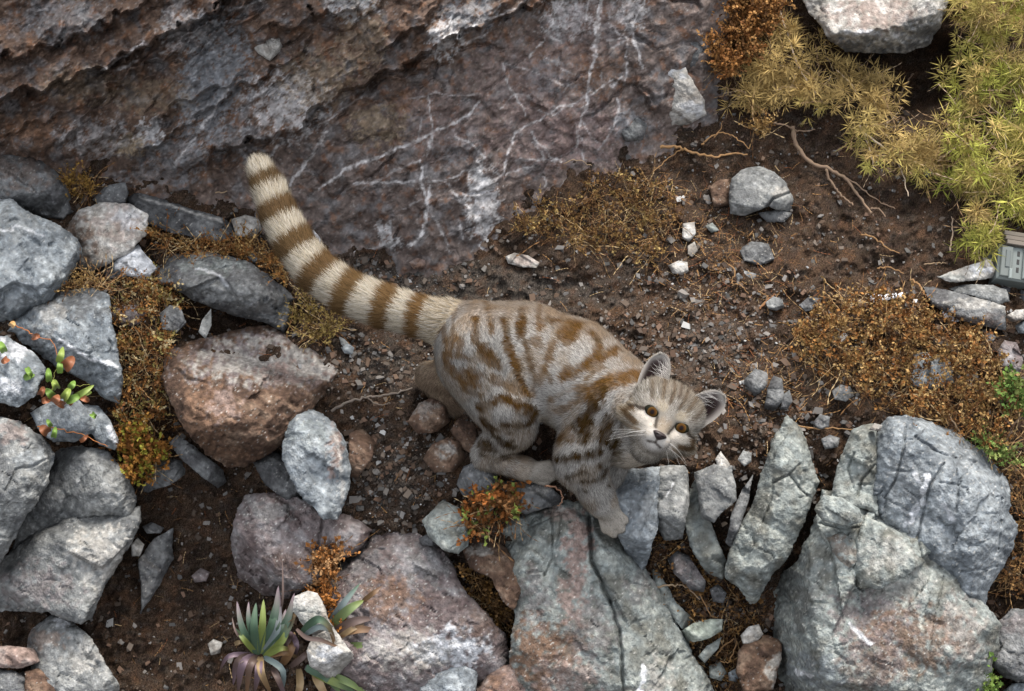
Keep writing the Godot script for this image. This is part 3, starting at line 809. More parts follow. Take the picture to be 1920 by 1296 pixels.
	rock("boulder", "smooth blue grey slab sloping away behind the forepaws", "blue", [1146, 905, 1180, 884, 1240, 878, 1238, 930, 1236, 962, 1226, 1002, 1206, 1074, 1182, 1040, 1156, 990, 1144, 950], {lift = .085, g = [-.05, .15], auto = 1, dome = .1, blooms = [[1200, 950, 30, 40, .5, "slate"]], cracks = [[2, .006, 1236, 890, 1222, 950, 1200, 1000]]})
	rock("rock", "square topped grey slab under the cat's chin", "grey", [1240, 880, 1286, 878, 1291, 940, 1284, 972, 1278, 1002, 1248, 1006, 1234, 970, 1232, 930], {scale = 1.12, lift = .06, auto = 2, seams = [[1, .6, "white", 1248, 930, 1262, 905]]})
	rock("rock", "narrow fluted grey rock in the middle of the row below the head", "green", [1290, 926, 1306, 900, 1320, 925, 1326, 965, 1338, 1000, 1358, 1046, 1352, 1076, 1322, 1064, 1298, 1020, 1286, 980], {scale = 1.12, lift = .05, auto = 2, thick = .1})
	rock("rock", "dark topped grey block with a shadowed notch in the row", "grey", [1306, 890, 1340, 876, 1370, 878, 1378, 936, 1356, 954, 1338, 972, 1318, 966, 1314, 925], {scale = 1.12, lift = .07, auto = 2})
	rock("rock", "thin splinter of grey rock beside the tall pointed fin", "slate", [1374, 960, 1390, 924, 1410, 896, 1402, 940, 1388, 985, 1374, 1020, 1364, 1010], {scale = 1.12, lift = .07, auto = 1})
	rock("boulder", "tall pointed grey fin of rock between two dirt gullies", "green", [1476, 787, 1500, 812, 1516, 856, 1532, 906, 1516, 952, 1500, 992, 1480, 1032, 1442, 1082, 1422, 1120, 1408, 1124, 1388, 1092, 1364, 1076, 1372, 1026, 1392, 985, 1412, 950, 1430, 892, 1450, 832], {lift = .10, g = [.05, .15], c = [1458, 960], auto = 1, thick = .14, cuts = [[1452, 860, 1405, 1080, .55], [1505, 850, 1450, 1080, .5]], cracks = [[3, .012, 1452, 905, 1480, 890, 1500, 918, 1512, 930], [2.5, .01, 1450, 900, 1446, 940, 1430, 980], [2, .01, 1480, 890, 1500, 870]], flecks = .6})
	rock("rock", "wedge of light grey rock against the domed blue slab", "green", [1596, 812, 1618, 802, 1642, 800, 1642, 870, 1644, 962, 1620, 950, 1590, 946, 1558, 950, 1572, 880], {lift = .10, g = [.0, .2], auto = 1, cracks = [[3, .014, 1608, 930, 1616, 900, 1640, 872], [2.5, .01, 1600, 915, 1590, 880, 1602, 850]], flecks = .6})
	rock("boulder", "large domed blue grey slab crossed by cracks and white streaks", "blue", [1646, 840, 1654, 805, 1668, 790, 1702, 785, 1742, 796, 1782, 812, 1842, 846, 1882, 896, 1890, 930, 1888, 960, 1902, 982, 1890, 1030, 1876, 1054, 1850, 1092, 1840, 1132, 1800, 1104, 1762, 1054, 1702, 1012, 1654, 972, 1644, 910], {lift = .13, g = [.02, .15], c = [1768, 930], auto = 1, dome = .3, thick = .2, cracks = [[3, .012, 1700, 800, 1694, 850, 1680, 900, 1662, 930], [3, .012, 1770, 870, 1745, 910, 1735, 950, 1720, 1010], [3, .010, 1715, 820, 1770, 855, 1840, 868, 1884, 890], [2.5, .010, 1790, 850, 1796, 910, 1792, 960], [2.5, .012, 1880, 900, 1876, 980, 1872, 1030], [2, .008, 1800, 1070, 1840, 1066, 1870, 1062]], seams = [[6, .7, "white", 1738, 892, 1734, 930, 1716, 965, 1702, 985], [3, .7, "white", 1714, 884, 1724, 905], [4, .6, "white", 1768, 945, 1784, 972]], blooms = [[1830, 980, 60, 50, .4, "blue"], [1700, 900, 40, 50, .4, "slate"], [1800, 850, 50, 40, .3, "slate"]], flecks = 1.2})
	rock("boulder", "massive pale greenish boulder with a lichen spotted brownish face", "green", [1546, 928, 1580, 936, 1606, 952, 1626, 968, 1644, 966, 1690, 984, 1722, 1000, 1750, 1024, 1772, 1042, 1786, 1070, 1802, 1100, 1842, 1140, 1866, 1172, 1852, 1232, 1836, 1290, 1800, 1350, 1450, 1350, 1462, 1290, 1442, 1200, 1434, 1142, 1440, 1110, 1456, 1084, 1500, 1052, 1524, 1010, 1534, 980], {lift = .20, g = [.05, .22], c = [1640, 1140], auto = 0, thick = .22, rough = .85, cuts = [[1531, 985, 1522, 1060, .95, 1.5], [1522, 1060, 1532, 1180, .9, 1.5], [1532, 1170, 1560, 1300, .85, 1.5], [1770, 1050, 1830, 1300, .35], [1450, 1190, 1530, 1200, .2]], steps = [[.026, 1590, 1125, 1612, 1075, 1600, 1060, 1625, 1010, 1640, 968], [.018, 1540, 1000, 1560, 1030, 1570, 1090], [.022, 1675, 1085, 1712, 1060, 1740, 1040]], cracks = [[3, .012, 1536, 980, 1580, 992, 1610, 990], [2.5, .01, 1722, 1000, 1730, 1050], [2, .008, 1770, 1080, 1750, 1160, 1740, 1230]], blooms = [[1640, 1160, 70, 60, .8, "purple"], [1700, 1200, 90, 60, .7, "rust"], [1640, 1230, 60, 50, .6, "purple"], [1680, 1090, 60, 40, .5, "pale"], [1500, 1120, 40, 60, .4, "grey"], [1520, 1260, 60, 40, .6, "blue"], [1800, 1180, 50, 60, .4, "pink"], [1630, 1260, 50, 40, .5, "brown"]], seams = [[3.5, .75, "white", 1596, 1172, 1612, 1188, 1632, 1206], [4, .8, "white", 1490, 1262, 1520, 1268], [4, .6, "lime", 1678, 1118, 1682, 1122], [4, .6, "lime", 1722, 1174, 1726, 1178]], flecks = 1.2})
	rock("rock", "small flat block capping the peak of the massive pale boulder", "green", [1546, 930, 1580, 936, 1610, 954, 1616, 976, 1590, 986, 1545, 976, 1530, 956], {lift = .225, auto = 1, thick = .05, g = [.05, .3], flecks = .8})
	rock("rock", "rounded brownish scale of rock set in the massive pale boulder's shoulder", "green", [1552, 1010, 1580, 1000, 1606, 1020, 1608, 1050, 1592, 1066, 1568, 1046], {lift = .205, auto = 1, thick = .05, g = [.1, .25], blooms = [[1580, 1035, 30, 30, .5, "rust"]], flecks = .8})
	rock("rock", "raised flat flake of rock on the massive pale boulder's upper face", "green", [1598, 1044, 1610, 1010, 1626, 972, 1660, 986, 1702, 1012, 1730, 1052, 1712, 1066, 1680, 1086, 1650, 1100, 1616, 1098, 1596, 1078], {lift = .215, auto = 1, thick = .06, g = [.05, .28], blooms = [[1660, 1040, 50, 30, .4, "pale"]], flecks = .8})
	rock("rock", "mossy dark brown block leaning on the massive pale boulder", "brown", [1388, 1220, 1410, 1194, 1440, 1192, 1464, 1204, 1462, 1240, 1448, 1290, 1400, 1300, 1384, 1260], {lift = .10, auto = 2, blooms = [[1450, 1255, 14, 30, .9, "pale"]]})
	rock("stone", "pale leaf shaped stone lying in the gully litter", "lime", [1280, 1184, 1300, 1170, 1330, 1162, 1354, 1162, 1352, 1182, 1330, 1196, 1290, 1206], {lift = .07})
	rock("stone", "second thin pale flake below the leaf shaped stone", "green", [1310, 1230, 1326, 1212, 1352, 1196, 1346, 1216, 1322, 1242], {lift = .07})
	rock("stone", "small whitish stone beside the mossy dark block", "pale", [1390, 1192, 1404, 1176, 1422, 1172, 1430, 1190, 1414, 1206, 1394, 1206], {lift = .075})
	rock("stone", "dark purple brick shaped stone lying in the gully", "dark", [1254, 1050, 1272, 1036, 1292, 1044, 1322, 1090, 1318, 1108, 1294, 1104, 1266, 1076], {lift = .06, blooms = [[1290, 1075, 40, 30, .5, "purple"]]})
	rock("stone", "little dark stone below the purple brick shaped one", "slate", [1332, 1106, 1346, 1096, 1362, 1112, 1356, 1130, 1338, 1128], {lift = .05})
	rock("stone", "grey green pebble next to a curled leaf at the south gully", "green", [1330, 1250, 1350, 1242, 1362, 1262, 1352, 1276, 1332, 1270], {lift = .05})
	rock("stone", "tiny blue grey pebble touching the grey green pebble", "blue", [1366, 1262, 1380, 1254, 1388, 1268, 1380, 1278, 1368, 1276], {lift = .05})
	rock("rock", "green grey slab half buried along the cracked boulder's east flank", "green", [1222, 1062, 1240, 1080, 1268, 1130, 1298, 1160, 1300, 1176, 1276, 1176, 1250, 1140, 1228, 1100], {lift = .05, auto = 2})
	rock("boulder", "dark speckled boulder at the south east corner", "slate", [1860, 1212, 1874, 1170, 1900, 1146, 1980, 1140, 1990, 1260, 1940, 1280, 1890, 1268, 1862, 1246], {lift = .10, blooms = [[1900, 1170, 40, 20, .5, "purple"]]})
	rock("stone", "bluish stone at the bottom of the south east corner", "blue", [1880, 1300, 1900, 1284, 1960, 1278, 1970, 1330, 1884, 1330], {lift = .10})
	# --- the east bank
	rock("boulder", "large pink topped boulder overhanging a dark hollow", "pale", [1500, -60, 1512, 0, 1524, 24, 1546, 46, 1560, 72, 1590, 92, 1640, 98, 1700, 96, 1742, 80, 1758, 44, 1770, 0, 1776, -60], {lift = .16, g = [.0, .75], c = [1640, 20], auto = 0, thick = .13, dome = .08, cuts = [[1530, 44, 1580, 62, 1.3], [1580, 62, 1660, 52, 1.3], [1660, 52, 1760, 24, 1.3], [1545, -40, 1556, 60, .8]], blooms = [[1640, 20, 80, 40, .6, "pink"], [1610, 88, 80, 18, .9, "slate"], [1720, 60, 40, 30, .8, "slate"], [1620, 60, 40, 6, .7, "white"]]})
	rock("rock", "grey rock with a split corner resting on the bare soil", "grey", [1370, 372, 1374, 336, 1392, 320, 1424, 314, 1450, 324, 1472, 344, 1484, 372, 1480, 396, 1456, 392, 1440, 384, 1400, 402, 1374, 398], {lift = .05, g = [.0, .5], auto = 3, cracks = [[3, .02, 1436, 390, 1450, 372, 1480, 362]], blooms = [[1400, 350, 30, 30, .6, "slate"], [1455, 360, 16, 10, .8, "pale"]]})
	rock("stone", "dark flake half buried beside the split grey rock", "brown", [1332, 352, 1352, 334, 1368, 336, 1366, 384, 1340, 386], {lift = .015})
	rock("stone", "flat slate flake in front of the split grey rock", "dark", [1424, 400, 1460, 394, 1484, 400, 1470, 416, 1440, 416], {lift = .012})
	rock("rock", "bleached white elongated rock standing against the cliff", "pale", [1224, 104, 1242, 76, 1262, 84, 1276, 110, 1290, 140, 1318, 186, 1322, 212, 1296, 226, 1262, 230, 1248, 196, 1236, 160, 1226, 130], {lift = .062, g = [.05, -.2], auto = 2, blooms = [[1270, 120, 25, 30, .7, "white"], [1300, 205, 24, 18, .6, "white"], [1250, 180, 16, 30, .6, "slate"]]})
	rock("rock", "dark knob of rock above the bleached rock", "slate", [1264, 62, 1290, 52, 1318, 66, 1326, 110, 1316, 138, 1292, 126, 1274, 96], {lift = .085, g = [.1, -.1], auto = 2})
	rock("stone", "grey cobble set in the dirt at the veined wall's foot", "slate", [1160, 240, 1172, 220, 1196, 214, 1212, 236, 1204, 262, 1176, 264], {lift = .035, dome = .5, blooms = [[1185, 240, 24, 18, .6, "grey"]]})
	rock("rock", "pale square block jutting from the dark cliff", "pale", [474, 86, 490, 66, 520, 60, 532, 76, 524, 96, 506, 112, 486, 100], {h = .06, g = [-.1, .2], auto = 2, thick = .06})
	rock("stone", "little square whitish stone on the bare slope", "pale", [1281, 420, 1302, 417, 1304, 438, 1292, 452, 1280, 446], {lift = .02})
	rock("stone", "pale knobbly pebble just below the square whitish stone", "pale", [1290, 462, 1302, 454, 1308, 470, 1298, 482, 1290, 476], {lift = .015})
	rock("stone", "flat greenish pebble beside the square whitish stone", "green", [1322, 424, 1336, 418, 1348, 432, 1334, 436], {lift = .012})
	rock("stone", "white chipped stone shaped like an arrowhead above the cat's neck", "pale", [1254, 498, 1272, 490, 1288, 492, 1290, 508, 1280, 516, 1262, 512], {lift = .018})
	rock("stone", "oblong pinkish white stone lying above the cat's back", "pale", [950, 482, 966, 475, 990, 480, 1010, 492, 1004, 502, 976, 500, 956, 494], {lift = .018, blooms = [[985, 490, 25, 10, .5, "pink"]]})
	rock("stone", "round grey pebble beside the dry bush's west end", "grey", [1436, 568, 1450, 556, 1466, 562, 1470, 576, 1456, 582, 1442, 578], {lift = .018})
	rock("stone", "brown grey pebble under the dry bush's top", "slate", [1500, 572, 1516, 558, 1540, 560, 1534, 576, 1512, 584], {lift = .02})
	rock("stone", "flat dark slate piece pressed into the slope", "dark", [1386, 470, 1410, 454, 1440, 458, 1452, 486, 1424, 496, 1394, 490], {lift = .008, dome = .05})
	rock("stone", "worn dark slate piece below the flat one", "slate", [1376, 516, 1396, 508, 1418, 514, 1408, 532, 1382, 534], {lift = .008, dome = .05})
	rock("rock", "white lichened wedge of rock pointing at the slope beside the box", "pale", [1763, 519, 1790, 508, 1830, 494, 1856, 487, 1864, 505, 1862, 520, 1820, 526, 1784, 528], {lift = .045, g = [.1, .5], c = [1822, 510], auto = 1, blooms = [[1838, 506, 20, 10, .9, "white"], [1785, 520, 20, 10, .6, "green"]]})
	rock("rock", "rounded grey bar of rock between the wedge and the plank shaped stone", "grey", [1784, 542, 1810, 535, 1860, 536, 1884, 544, 1890, 564, 1870, 570, 1830, 556, 1800, 550], {lift = .045, c = [1840, 552], g = [.0, .6], auto = 1})
	rock("rock", "plank shaped grey stone with a square cut east end", "slate", [1733, 538, 1760, 542, 1800, 551, 1840, 562, 1881, 574, 1882, 618, 1850, 612, 1800, 598, 1752, 572], {lift = .05, c = [1820, 580], g = [.0, .5], auto = 0, cuts = [[1740, 545, 1880, 582, .5]], blooms = [[1830, 570, 60, 10, .6, "pale"], [1830, 600, 50, 12, .5, "brown"]]})
	rock("stone", "small pinkish white stone at the east edge below the plank shaped stone", "pale", [1888, 594, 1906, 582, 1950, 576, 1950, 596, 1900, 602], {lift = .05})
	rock("stone", "pale blue stone at the east edge under the pinkish white stone", "blue", [1904, 612, 1920, 600, 1960, 602, 1960, 626, 1912, 624], {lift = .05})
	rock("stone", "dark oval pebble near the plank shaped stone's low corner", "slate", [1842, 632, 1856, 622, 1868, 632, 1862, 640, 1848, 640], {lift = .02})
	rock("rock", "purple grey rock at the east edge beside a green weed", "purple", [1872, 660, 1884, 640, 1906, 644, 1918, 676, 1908, 706, 1880, 696], {lift = .05})
	rock("rock", "cracked blue grey rock showing through the dry bush", "blue", [1702, 700, 1712, 668, 1734, 662, 1760, 668, 1784, 680, 1786, 716, 1752, 728, 1714, 722], {lift = .035, cracks = [[3, .015, 1744, 664, 1740, 725]], auto = 2})
	rock("rock", "dark grey cobble northeast of the cat's ear", "slate", [1398, 712, 1416, 692, 1438, 700, 1440, 726, 1416, 742, 1400, 734], {lift = .03, dome = .4})
	rock("rock", "slanting dark blade of stone next to the dark grey cobble", "slate", [1440, 730, 1450, 706, 1466, 712, 1470, 748, 1450, 772, 1434, 764], {lift = .03, dome = .4})
	rock("rock", "smaller dark blade of stone at the group's east end", "slate", [1468, 742, 1480, 732, 1486, 752, 1476, 768, 1464, 766], {lift = .025, dome = .4})
	rock("rock", "pale flecked dark stone below the dry bush", "slate", [1562, 734, 1576, 722, 1594, 726, 1600, 742, 1586, 752, 1566, 748], {lift = .025, blooms = [[1578, 732, 12, 8, .7, "pale"]]})
	rock("stone", "brown faced stone above the wedge of light grey rock", "slate", [1526, 792, 1538, 778, 1556, 782, 1554, 800, 1534, 806], {lift = .03})
	rock("stone", "smooth dark cobble in the dirt west of the wedge", "slate", [1540, 824, 1556, 816, 1574, 822, 1570, 838, 1548, 842], {lift = .025, dome = .5})
	rock("stone", "pinkish white twisted stone below the cat's cheek", "pale", [1342, 862, 1352, 848, 1362, 862, 1368, 870, 1366, 886, 1358, 894, 1348, 880], {lift = .04})
	rock("stone", "round pale pebble east of the twisted stone", "grey", [1384, 862, 1394, 846, 1408, 850, 1408, 866, 1396, 874], {lift = .03})
	rock("stone", "cream pebble perched at the domed slab's notch", "pale", [1630, 806, 1640, 794, 1654, 798, 1650, 808], {lift = .13})
	rock("rock", "moss stained rounded rock under the far hind foot", "brown", [768, 790, 786, 758, 812, 748, 836, 764, 842, 790, 820, 808, 786, 812], {lift = .035, dome = .4, blooms = [[800, 770, 24, 16, .4, "pale"]]})
	rock("rock", "brown stone with a pale crust below the far hind foot", "brown", [796, 860, 812, 834, 840, 822, 866, 834, 872, 862, 848, 884, 816, 884], {lift = .04, dome = .4, blooms = [[838, 845, 20, 14, .7, "pale"]]})
	rock("rock", "smooth slate cobble between the hind foot and the pale crusted stone", "slate", [858, 908, 872, 876, 900, 866, 930, 884, 934, 914, 906, 930, 872, 928], {lift = .045, dome = .4})
	rock("rock", "purple brown rock wedged under the cat's belly", "brown", [846, 808, 860, 786, 886, 792, 900, 830, 892, 856, 866, 838], {lift = .02})
	rock("rock", "dark rock under the near hind foot beside the cracked boulder", "slate", [930, 930, 944, 904, 990, 900, 1030, 914, 1056, 936, 1030, 950, 985, 962, 948, 952], {lift = .05, blooms = [[1010, 920, 20, 10, .4, "pale"]]})
	rock("stone", "grey pebble behind the five sided stone", "slate", [786, 1010, 806, 1000, 820, 1012, 812, 1024, 792, 1022], {lift = .05})
	rock("stone", "bluish pebble in the grit north of the brown boulder", "blue", [640, 652, 652, 644, 664, 652, 660, 664, 646, 662], {lift = .014})
	rock("stone", "thin grey flake standing in the grit under the tail", "grey", [636, 632, 646, 636, 658, 650, 652, 656, 640, 646], {lift = .02, auto = 1})
	rock("stone", "white veined stone just east of the tail's bend", "white", [578, 440, 588, 432, 600, 446, 600, 462, 588, 460], {lift = .02})
	rock("stone", "dark round stone half buried at the cliff foot east of the tail", "dark", [566, 402, 582, 394, 602, 402, 602, 420, 582, 424, 568, 418], {lift = .02, dome = .5})
	rock("stone", "blue grey chip in the orange litter below the tail", "blue", [460, 480, 474, 476, 488, 488, 482, 494, 468, 490], {lift = .02})
	rock("stone", "yellowish lump of stone at the veined wall's foot", "pink", [768, 492, 782, 484, 798, 488, 796, 502, 776, 504], {lift = .015, dome = .5, blooms = [[782, 494, 16, 10, .7, "rust"]]})
	rock("stone", "pale cream crumb of rock by the strap leaved plant", "pale", [390, 1208, 400, 1200, 416, 1206, 412, 1224, 396, 1228], {lift = .03})
	rock("stone", "flat stone chip at the head of the gully", "slate", [268, 988, 284, 980, 306, 990, 300, 1000, 276, 1000], {lift = .05})
	rock("stone", "pale broken stone beside the dagger shaped stone", "pale", [246, 1022, 258, 1010, 270, 1022, 262, 1042, 248, 1042], {lift = .05})
	rock("stone", "cream lump of stone in the middle of the gully", "purple", [360, 1080, 376, 1066, 392, 1074, 386, 1090, 366, 1092], {lift = .03})
	rock("rock", "long two faced pale stone lying among the strap leaves", "pale", [552, 1150, 556, 1124, 578, 1112, 596, 1118, 610, 1144, 618, 1168, 640, 1200, 660, 1228, 660, 1240, 630, 1272, 612, 1266, 582, 1244, 576, 1218, 588, 1192, 570, 1174], {h = .27, c = [606, 1196], g = [.1, .2], auto = 0, thick = .06, cuts = [[600, 1245, 660, 1215, .9], [550, 1160, 600, 1260, .6]], cracks = [[3, .01, 582, 1192, 610, 1180, 622, 1176]], blooms = [[575, 1155, 24, 26, .5, "green"], [612, 1225, 22, 18, .7, "white"]]})

# ---------------------------------------------------------------- the cat

# A signed distance field of tapered limbs in slope axes (X, DN, NN), joined by a smooth minimum and meshed as surface nets.
class Field:
	var lo: Vector3
	var cell: float
	var nx: int
	var ny: int
	var nzz: int
	var f := PackedFloat32Array()
	func _init(a: Vector3, b: Vector3, s: float) -> void:
		lo = a
		cell = s
		nx = int((b.x - a.x) / s) + 2
		ny = int((b.y - a.y) / s) + 2
		nzz = int((b.z - a.z) / s) + 2
		f.resize(nx * ny * nzz)
		f.fill(0.06)
	func limb(a: Vector3, b: Vector3, ra: float, rb: float, k := 0.02, squash := Vector3.ONE) -> void:
		var m := maxf(ra, rb) + maxf(k, 0.012) + 0.02
		var p0 := ((a.min(b) - Vector3.ONE * m - lo) / cell).floor()
		var p1 := ((a.max(b) + Vector3.ONE * m - lo) / cell).ceil()
		var ab := (b - a) * squash
		var l2 := maxf(ab.length_squared(), 1e-9)
		for z in range(maxi(0, int(p0.z)), mini(nzz, int(p1.z))):
			for y in range(maxi(0, int(p0.y)), mini(ny, int(p1.y))):
				var row := (z * ny + y) * nx
				for x in range(maxi(0, int(p0.x)), mini(nx, int(p1.x))):
					var p := (lo + Vector3(x, y, z) * cell - a) * squash
					var t := clampf(p.dot(ab) / l2, 0, 1)
					var d := (p - ab * t).length() - lerpf(ra, rb, t)
					var e := f[row + x]
					var h := maxf(k - absf(d - e), 0) / k
					f[row + x] = minf(d, e) - h * h * k * .25
	func carve(a: Vector3, r: Vector3, k := 0.004) -> void:
		var m := maxf(r.x, maxf(r.y, r.z)) + 0.01
		var p0 := ((a - Vector3.ONE * m - lo) / cell).floor()
		var p1 := ((a + Vector3.ONE * m - lo) / cell).ceil()
		for z in range(maxi(0, int(p0.z)), mini(nzz, int(p1.z))):
			for y in range(maxi(0, int(p0.y)), mini(ny, int(p1.y))):
				for x in range(maxi(0, int(p0.x)), mini(nx, int(p1.x))):
					var p := lo + Vector3(x, y, z) * cell - a
					var d := ((p / r).length() - 1.0) * minf(r.x, minf(r.y, r.z))
					var i := (z * ny + y) * nx + x
					var e := f[i]
					var h := maxf(k - absf(-d - e), 0) / k
					f[i] = maxf(-d, e) + h * h * k * .25
	func at(p: Vector3) -> float:
		var q := ((p - lo) / cell).clamp(Vector3.ZERO, Vector3(nx - 2, ny - 2, nzz - 2))
		var i := (int(q.z) * ny + int(q.y)) * nx + int(q.x)
		var u := q - q.floor()
		var a := lerpf(lerpf(f[i], f[i + 1], u.x), lerpf(f[i + nx], f[i + nx + 1], u.x), u.y)
		i += nx * ny
		return lerpf(a, lerpf(lerpf(f[i], f[i + 1], u.x), lerpf(f[i + nx], f[i + nx + 1], u.x), u.y), u.z)
	func grad(p: Vector3) -> Vector3:
		var e := cell
		return Vector3(at(p + Vector3(e, 0, 0)) - at(p - Vector3(e, 0, 0)), at(p + Vector3(0, e, 0)) - at(p - Vector3(0, e, 0)), at(p + Vector3(0, 0, e)) - at(p - Vector3(0, 0, e))).normalized()
	func nets(v: PackedVector3Array, n: PackedVector3Array, idx: PackedInt32Array) -> Array:
		var where := {}
		var off := [0, 1, nx, nx + 1, nx * ny, nx * ny + 1, nx * ny + nx, nx * ny + nx + 1]
		for z in nzz - 1:
			for y in ny - 1:
				var row := (z * ny + y) * nx
				for x in nx - 1:
					var i := row + x
					var s := f[i] < 0
					if absf(f[i]) > cell * 2.5: continue
					if (f[i + 1] < 0) == s and (f[i + nx] < 0) == s and (f[i + nx + 1] < 0) == s and (f[i + off[4]] < 0) == s and (f[i + off[5]] < 0) == s and (f[i + off[6]] < 0) == s and (f[i + off[7]] < 0) == s: continue
					var sum := Vector3.ZERO
					var cnt := 0
					for e in 8:
						for ax in [1, 2, 4]:
							if e & ax: continue
							var fa := f[i + off[e]]
							var fb := f[i + off[e | ax]]
							if (fa < 0) != (fb < 0):
								var t := fa / (fa - fb)
								sum += Vector3((e & 1) + (t if ax == 1 else 0.0), ((e >> 1) & 1) + (t if ax == 2 else 0.0), (e >> 2) + (t if ax == 4 else 0.0))
								cnt += 1
					where[i] = v.size()
					var p := lo + (Vector3(x, y, z) + sum / cnt) * cell
					v.append(p)
					n.append(grad(p))
		var st := [1, nx, nx * ny]
		for i in where:
			for ax in 3:
				var j: int = i + st[ax]
				if (f[i] < 0) == (f[j] < 0): continue
				var b: int = st[(ax + 1) % 3]
				var c: int = st[(ax + 2) % 3]
				if not (where.has(i - b) and where.has(i - c) and where.has(i - b - c)): continue
				var q := [where[i], where[i - b], where[i - b - c], where[i - c]]
				# clockwise from outside, by the normals
				var fn: Vector3 = (v[q[2]] - v[q[0]]).cross(v[q[1]] - v[q[0]])
				if fn.dot(n[q[0]] + n[q[2]]) > 0: idx.append_array([q[0], q[1], q[2], q[0], q[2], q[3]])
				else: idx.append_array([q[0], q[2], q[1], q[0], q[3], q[2]])
		return [v, n, idx, where]

func L(px: float, py: float, h: float) -> Vector3:   # the same spot in slope axes
	var f := (D - h) * HALF / 648.0
	return Vector3((px - 960.0) * f, (py - 648.0) * f, h)

func W(p: Vector3) -> Vector3:
	return X * p.x + DN * p.y + NN * p.z

const OCHRE := Color(.132, .066, .018)
const UMBER := Color(.040, .025, .011)
const CREAM := Color(.46, .405, .315)
const ASH := Color(.295, .282, .265)
const BELLY := Color(.46, .40, .31)

# Marks of the coat: half width (plan units), tint (0 ochre, 1 umber, 2 near black, 3 cream), strength, line
const MARKS := [
	[7, 0.5, .85, 880, 556, 892, 600, 893, 642], [6, .4, .7, 908, 566, 921, 612], [6, .7, .85, 942, 560, 943, 600, 950, 640, 965, 690, 990, 745], [8, .6, .85, 987, 560, 979, 600, 975, 625], [5, .6, .8, 975, 625, 988, 655, 997, 690],
	[10, .5, .75, 1036, 572, 1030, 602], [15, .3, .7, 1075, 608, 1062, 632], [10, .3, .7, 1100, 596, 1078, 612], [8, .2, .6, 1010, 612, 1012, 614], [7, .2, .7, 1037, 645, 1030, 672], [8, .3, .6, 1000, 640, 1012, 648],
	[7, .4, .8, 1168, 640, 1122, 652, 1092, 690], [8, .3, .8, 1152, 658, 1108, 682, 1056, 708], [13, .1, .8, 1200, 704, 1150, 716, 1112, 740], [8, .1, .6, 1112, 740, 1046, 768], [7, .2, .7, 1066, 690, 1052, 705],
	[11, .3, .7, 908, 658, 922, 676], [6, .4, .75, 958, 652, 972, 692], [11, .1, .75, 850, 640, 838, 672, 846, 690], [7, .1, .6, 865, 640, 860, 665], [14, .1, .8, 868, 708, 888, 716], [8, .3, .6, 928, 712, 962, 730, 980, 738],
	[9, .6, .9, 902, 764, 945, 750, 990, 768, 1002, 778], [9, .8, .9, 908, 790, 922, 804], [7, .75, .85, 945, 796, 992, 794], [6, .9, .9, 900, 828, 925, 838], [7, .9, .9, 930, 818, 946, 832, 962, 838], [5.5, .9, .9, 900, 852, 958, 850], [4, .7, .6, 945, 858, 960, 862],
	[10, .75, .85, 1130, 735, 1112, 765], [7, .85, .85, 1112, 765, 1078, 800], [10, .85, .9, 1102, 790, 1092, 822], [10, .8, .9, 1140, 790, 1128, 826], [10, 1.0, .9, 1150, 832, 1156, 858], [8, .3, .6, 1066, 808, 1050, 822], [8, .5, .75, 1045, 828, 1072, 824],
	[7, .95, .9, 1046, 864, 1085, 858], [8, .95, .9, 1100, 856, 1120, 848], [4, .8, .8, 1120, 874, 1136, 884], [4.5, .95, .9, 1064, 896, 1092, 884, 1132, 892], [4, .9, .8, 1092, 904, 1128, 898], [4, .9, .85, 1098, 920, 1140, 912], [3, .8, .7, 1092, 872, 1125, 872],
	[6, .2, .8, 826, 566, 824, 624], [4, .3, .7, 855, 566, 851, 624], [5, .4, .7, 913, 577, 921, 624], [5, .2, .6, 1012, 602, 1008, 635], [6, .5, .75, 906, 653, 935, 690], [5, .2, .7, 862, 668, 882, 674], [5, .5, .8, 943, 646, 968, 690], [7, .4, .8, 1085, 595, 1107, 624], [9, .3, .7, 1063, 636, 1072, 622], [6, .8, .8, 1118, 636, 1169, 646], [7, .4, .8, 1110, 672, 1158, 653], [6, .3, .7, 1085, 733, 1136, 712], [5, .15, .6, 1030, 748, 1085, 722], [5, .3, .6, 1022, 690, 1032, 712], [5, .5, .6, 978, 580, 974, 610], [5, .4, .6, 1012, 572, 1008, 596], [5, .3, .6, 1055, 588, 1050, 606], [6, .5, .7, 1126, 612, 1150, 632], [5, .4, .6, 870, 730, 905, 742], [5, .5, .6, 968, 770, 1000, 790], [4, .5, .6, 955, 812, 990, 808],
	[5, .9, .8, 898, 838, 930, 846], [4, .9, .8, 912, 826, 960, 826],
	[6, .5, .6, 1184, 745, 1174, 790], [6, 1.0, .85, 1192, 826, 1206, 862], [5, .4, .5, 1180, 775, 1165, 800], [5, .2, .6, 1128, 690, 1098, 712], [6, .2, .5, 1020, 690, 1014, 720], [5, .3, .6, 1004, 705, 1000, 740], [5, .3, .5, 880, 690, 905, 705], [7, .15, .6, 828, 604, 836, 640], [7, .1, .6, 812, 600, 818, 632]]
const RINGS := [486, 336, 517, 388, 545, 457, 588, 515, 648, 552, 722, 577, 787, 590]
const RING_W := [14, 19, 21, 20, 20, 19, 16]

var skull := Transform3D()   # head axes in slope axes: x along the eyes, y down the face, z out of it; unit .94 mm

func _b(k: Color, c: Color, ax: float, y: float, x0: float, y0: float, rx: float, ry: float, s: float) -> Color:
	return k.lerp(c, s * smoothstep(1.25, .65, Vector2((ax - x0) / rx, (y - y0) / ry).length()))

func _s(k: Color, c: Color, ax: float, y: float, x0: float, y0: float, x1: float, y1: float, w: float, s: float) -> Color:
	return k.lerp(c, s * smoothstep(w + 2.2, w - 1.6, seg_d(Vector2(ax, y), Vector2(x0, y0), Vector2(x1, y1))))

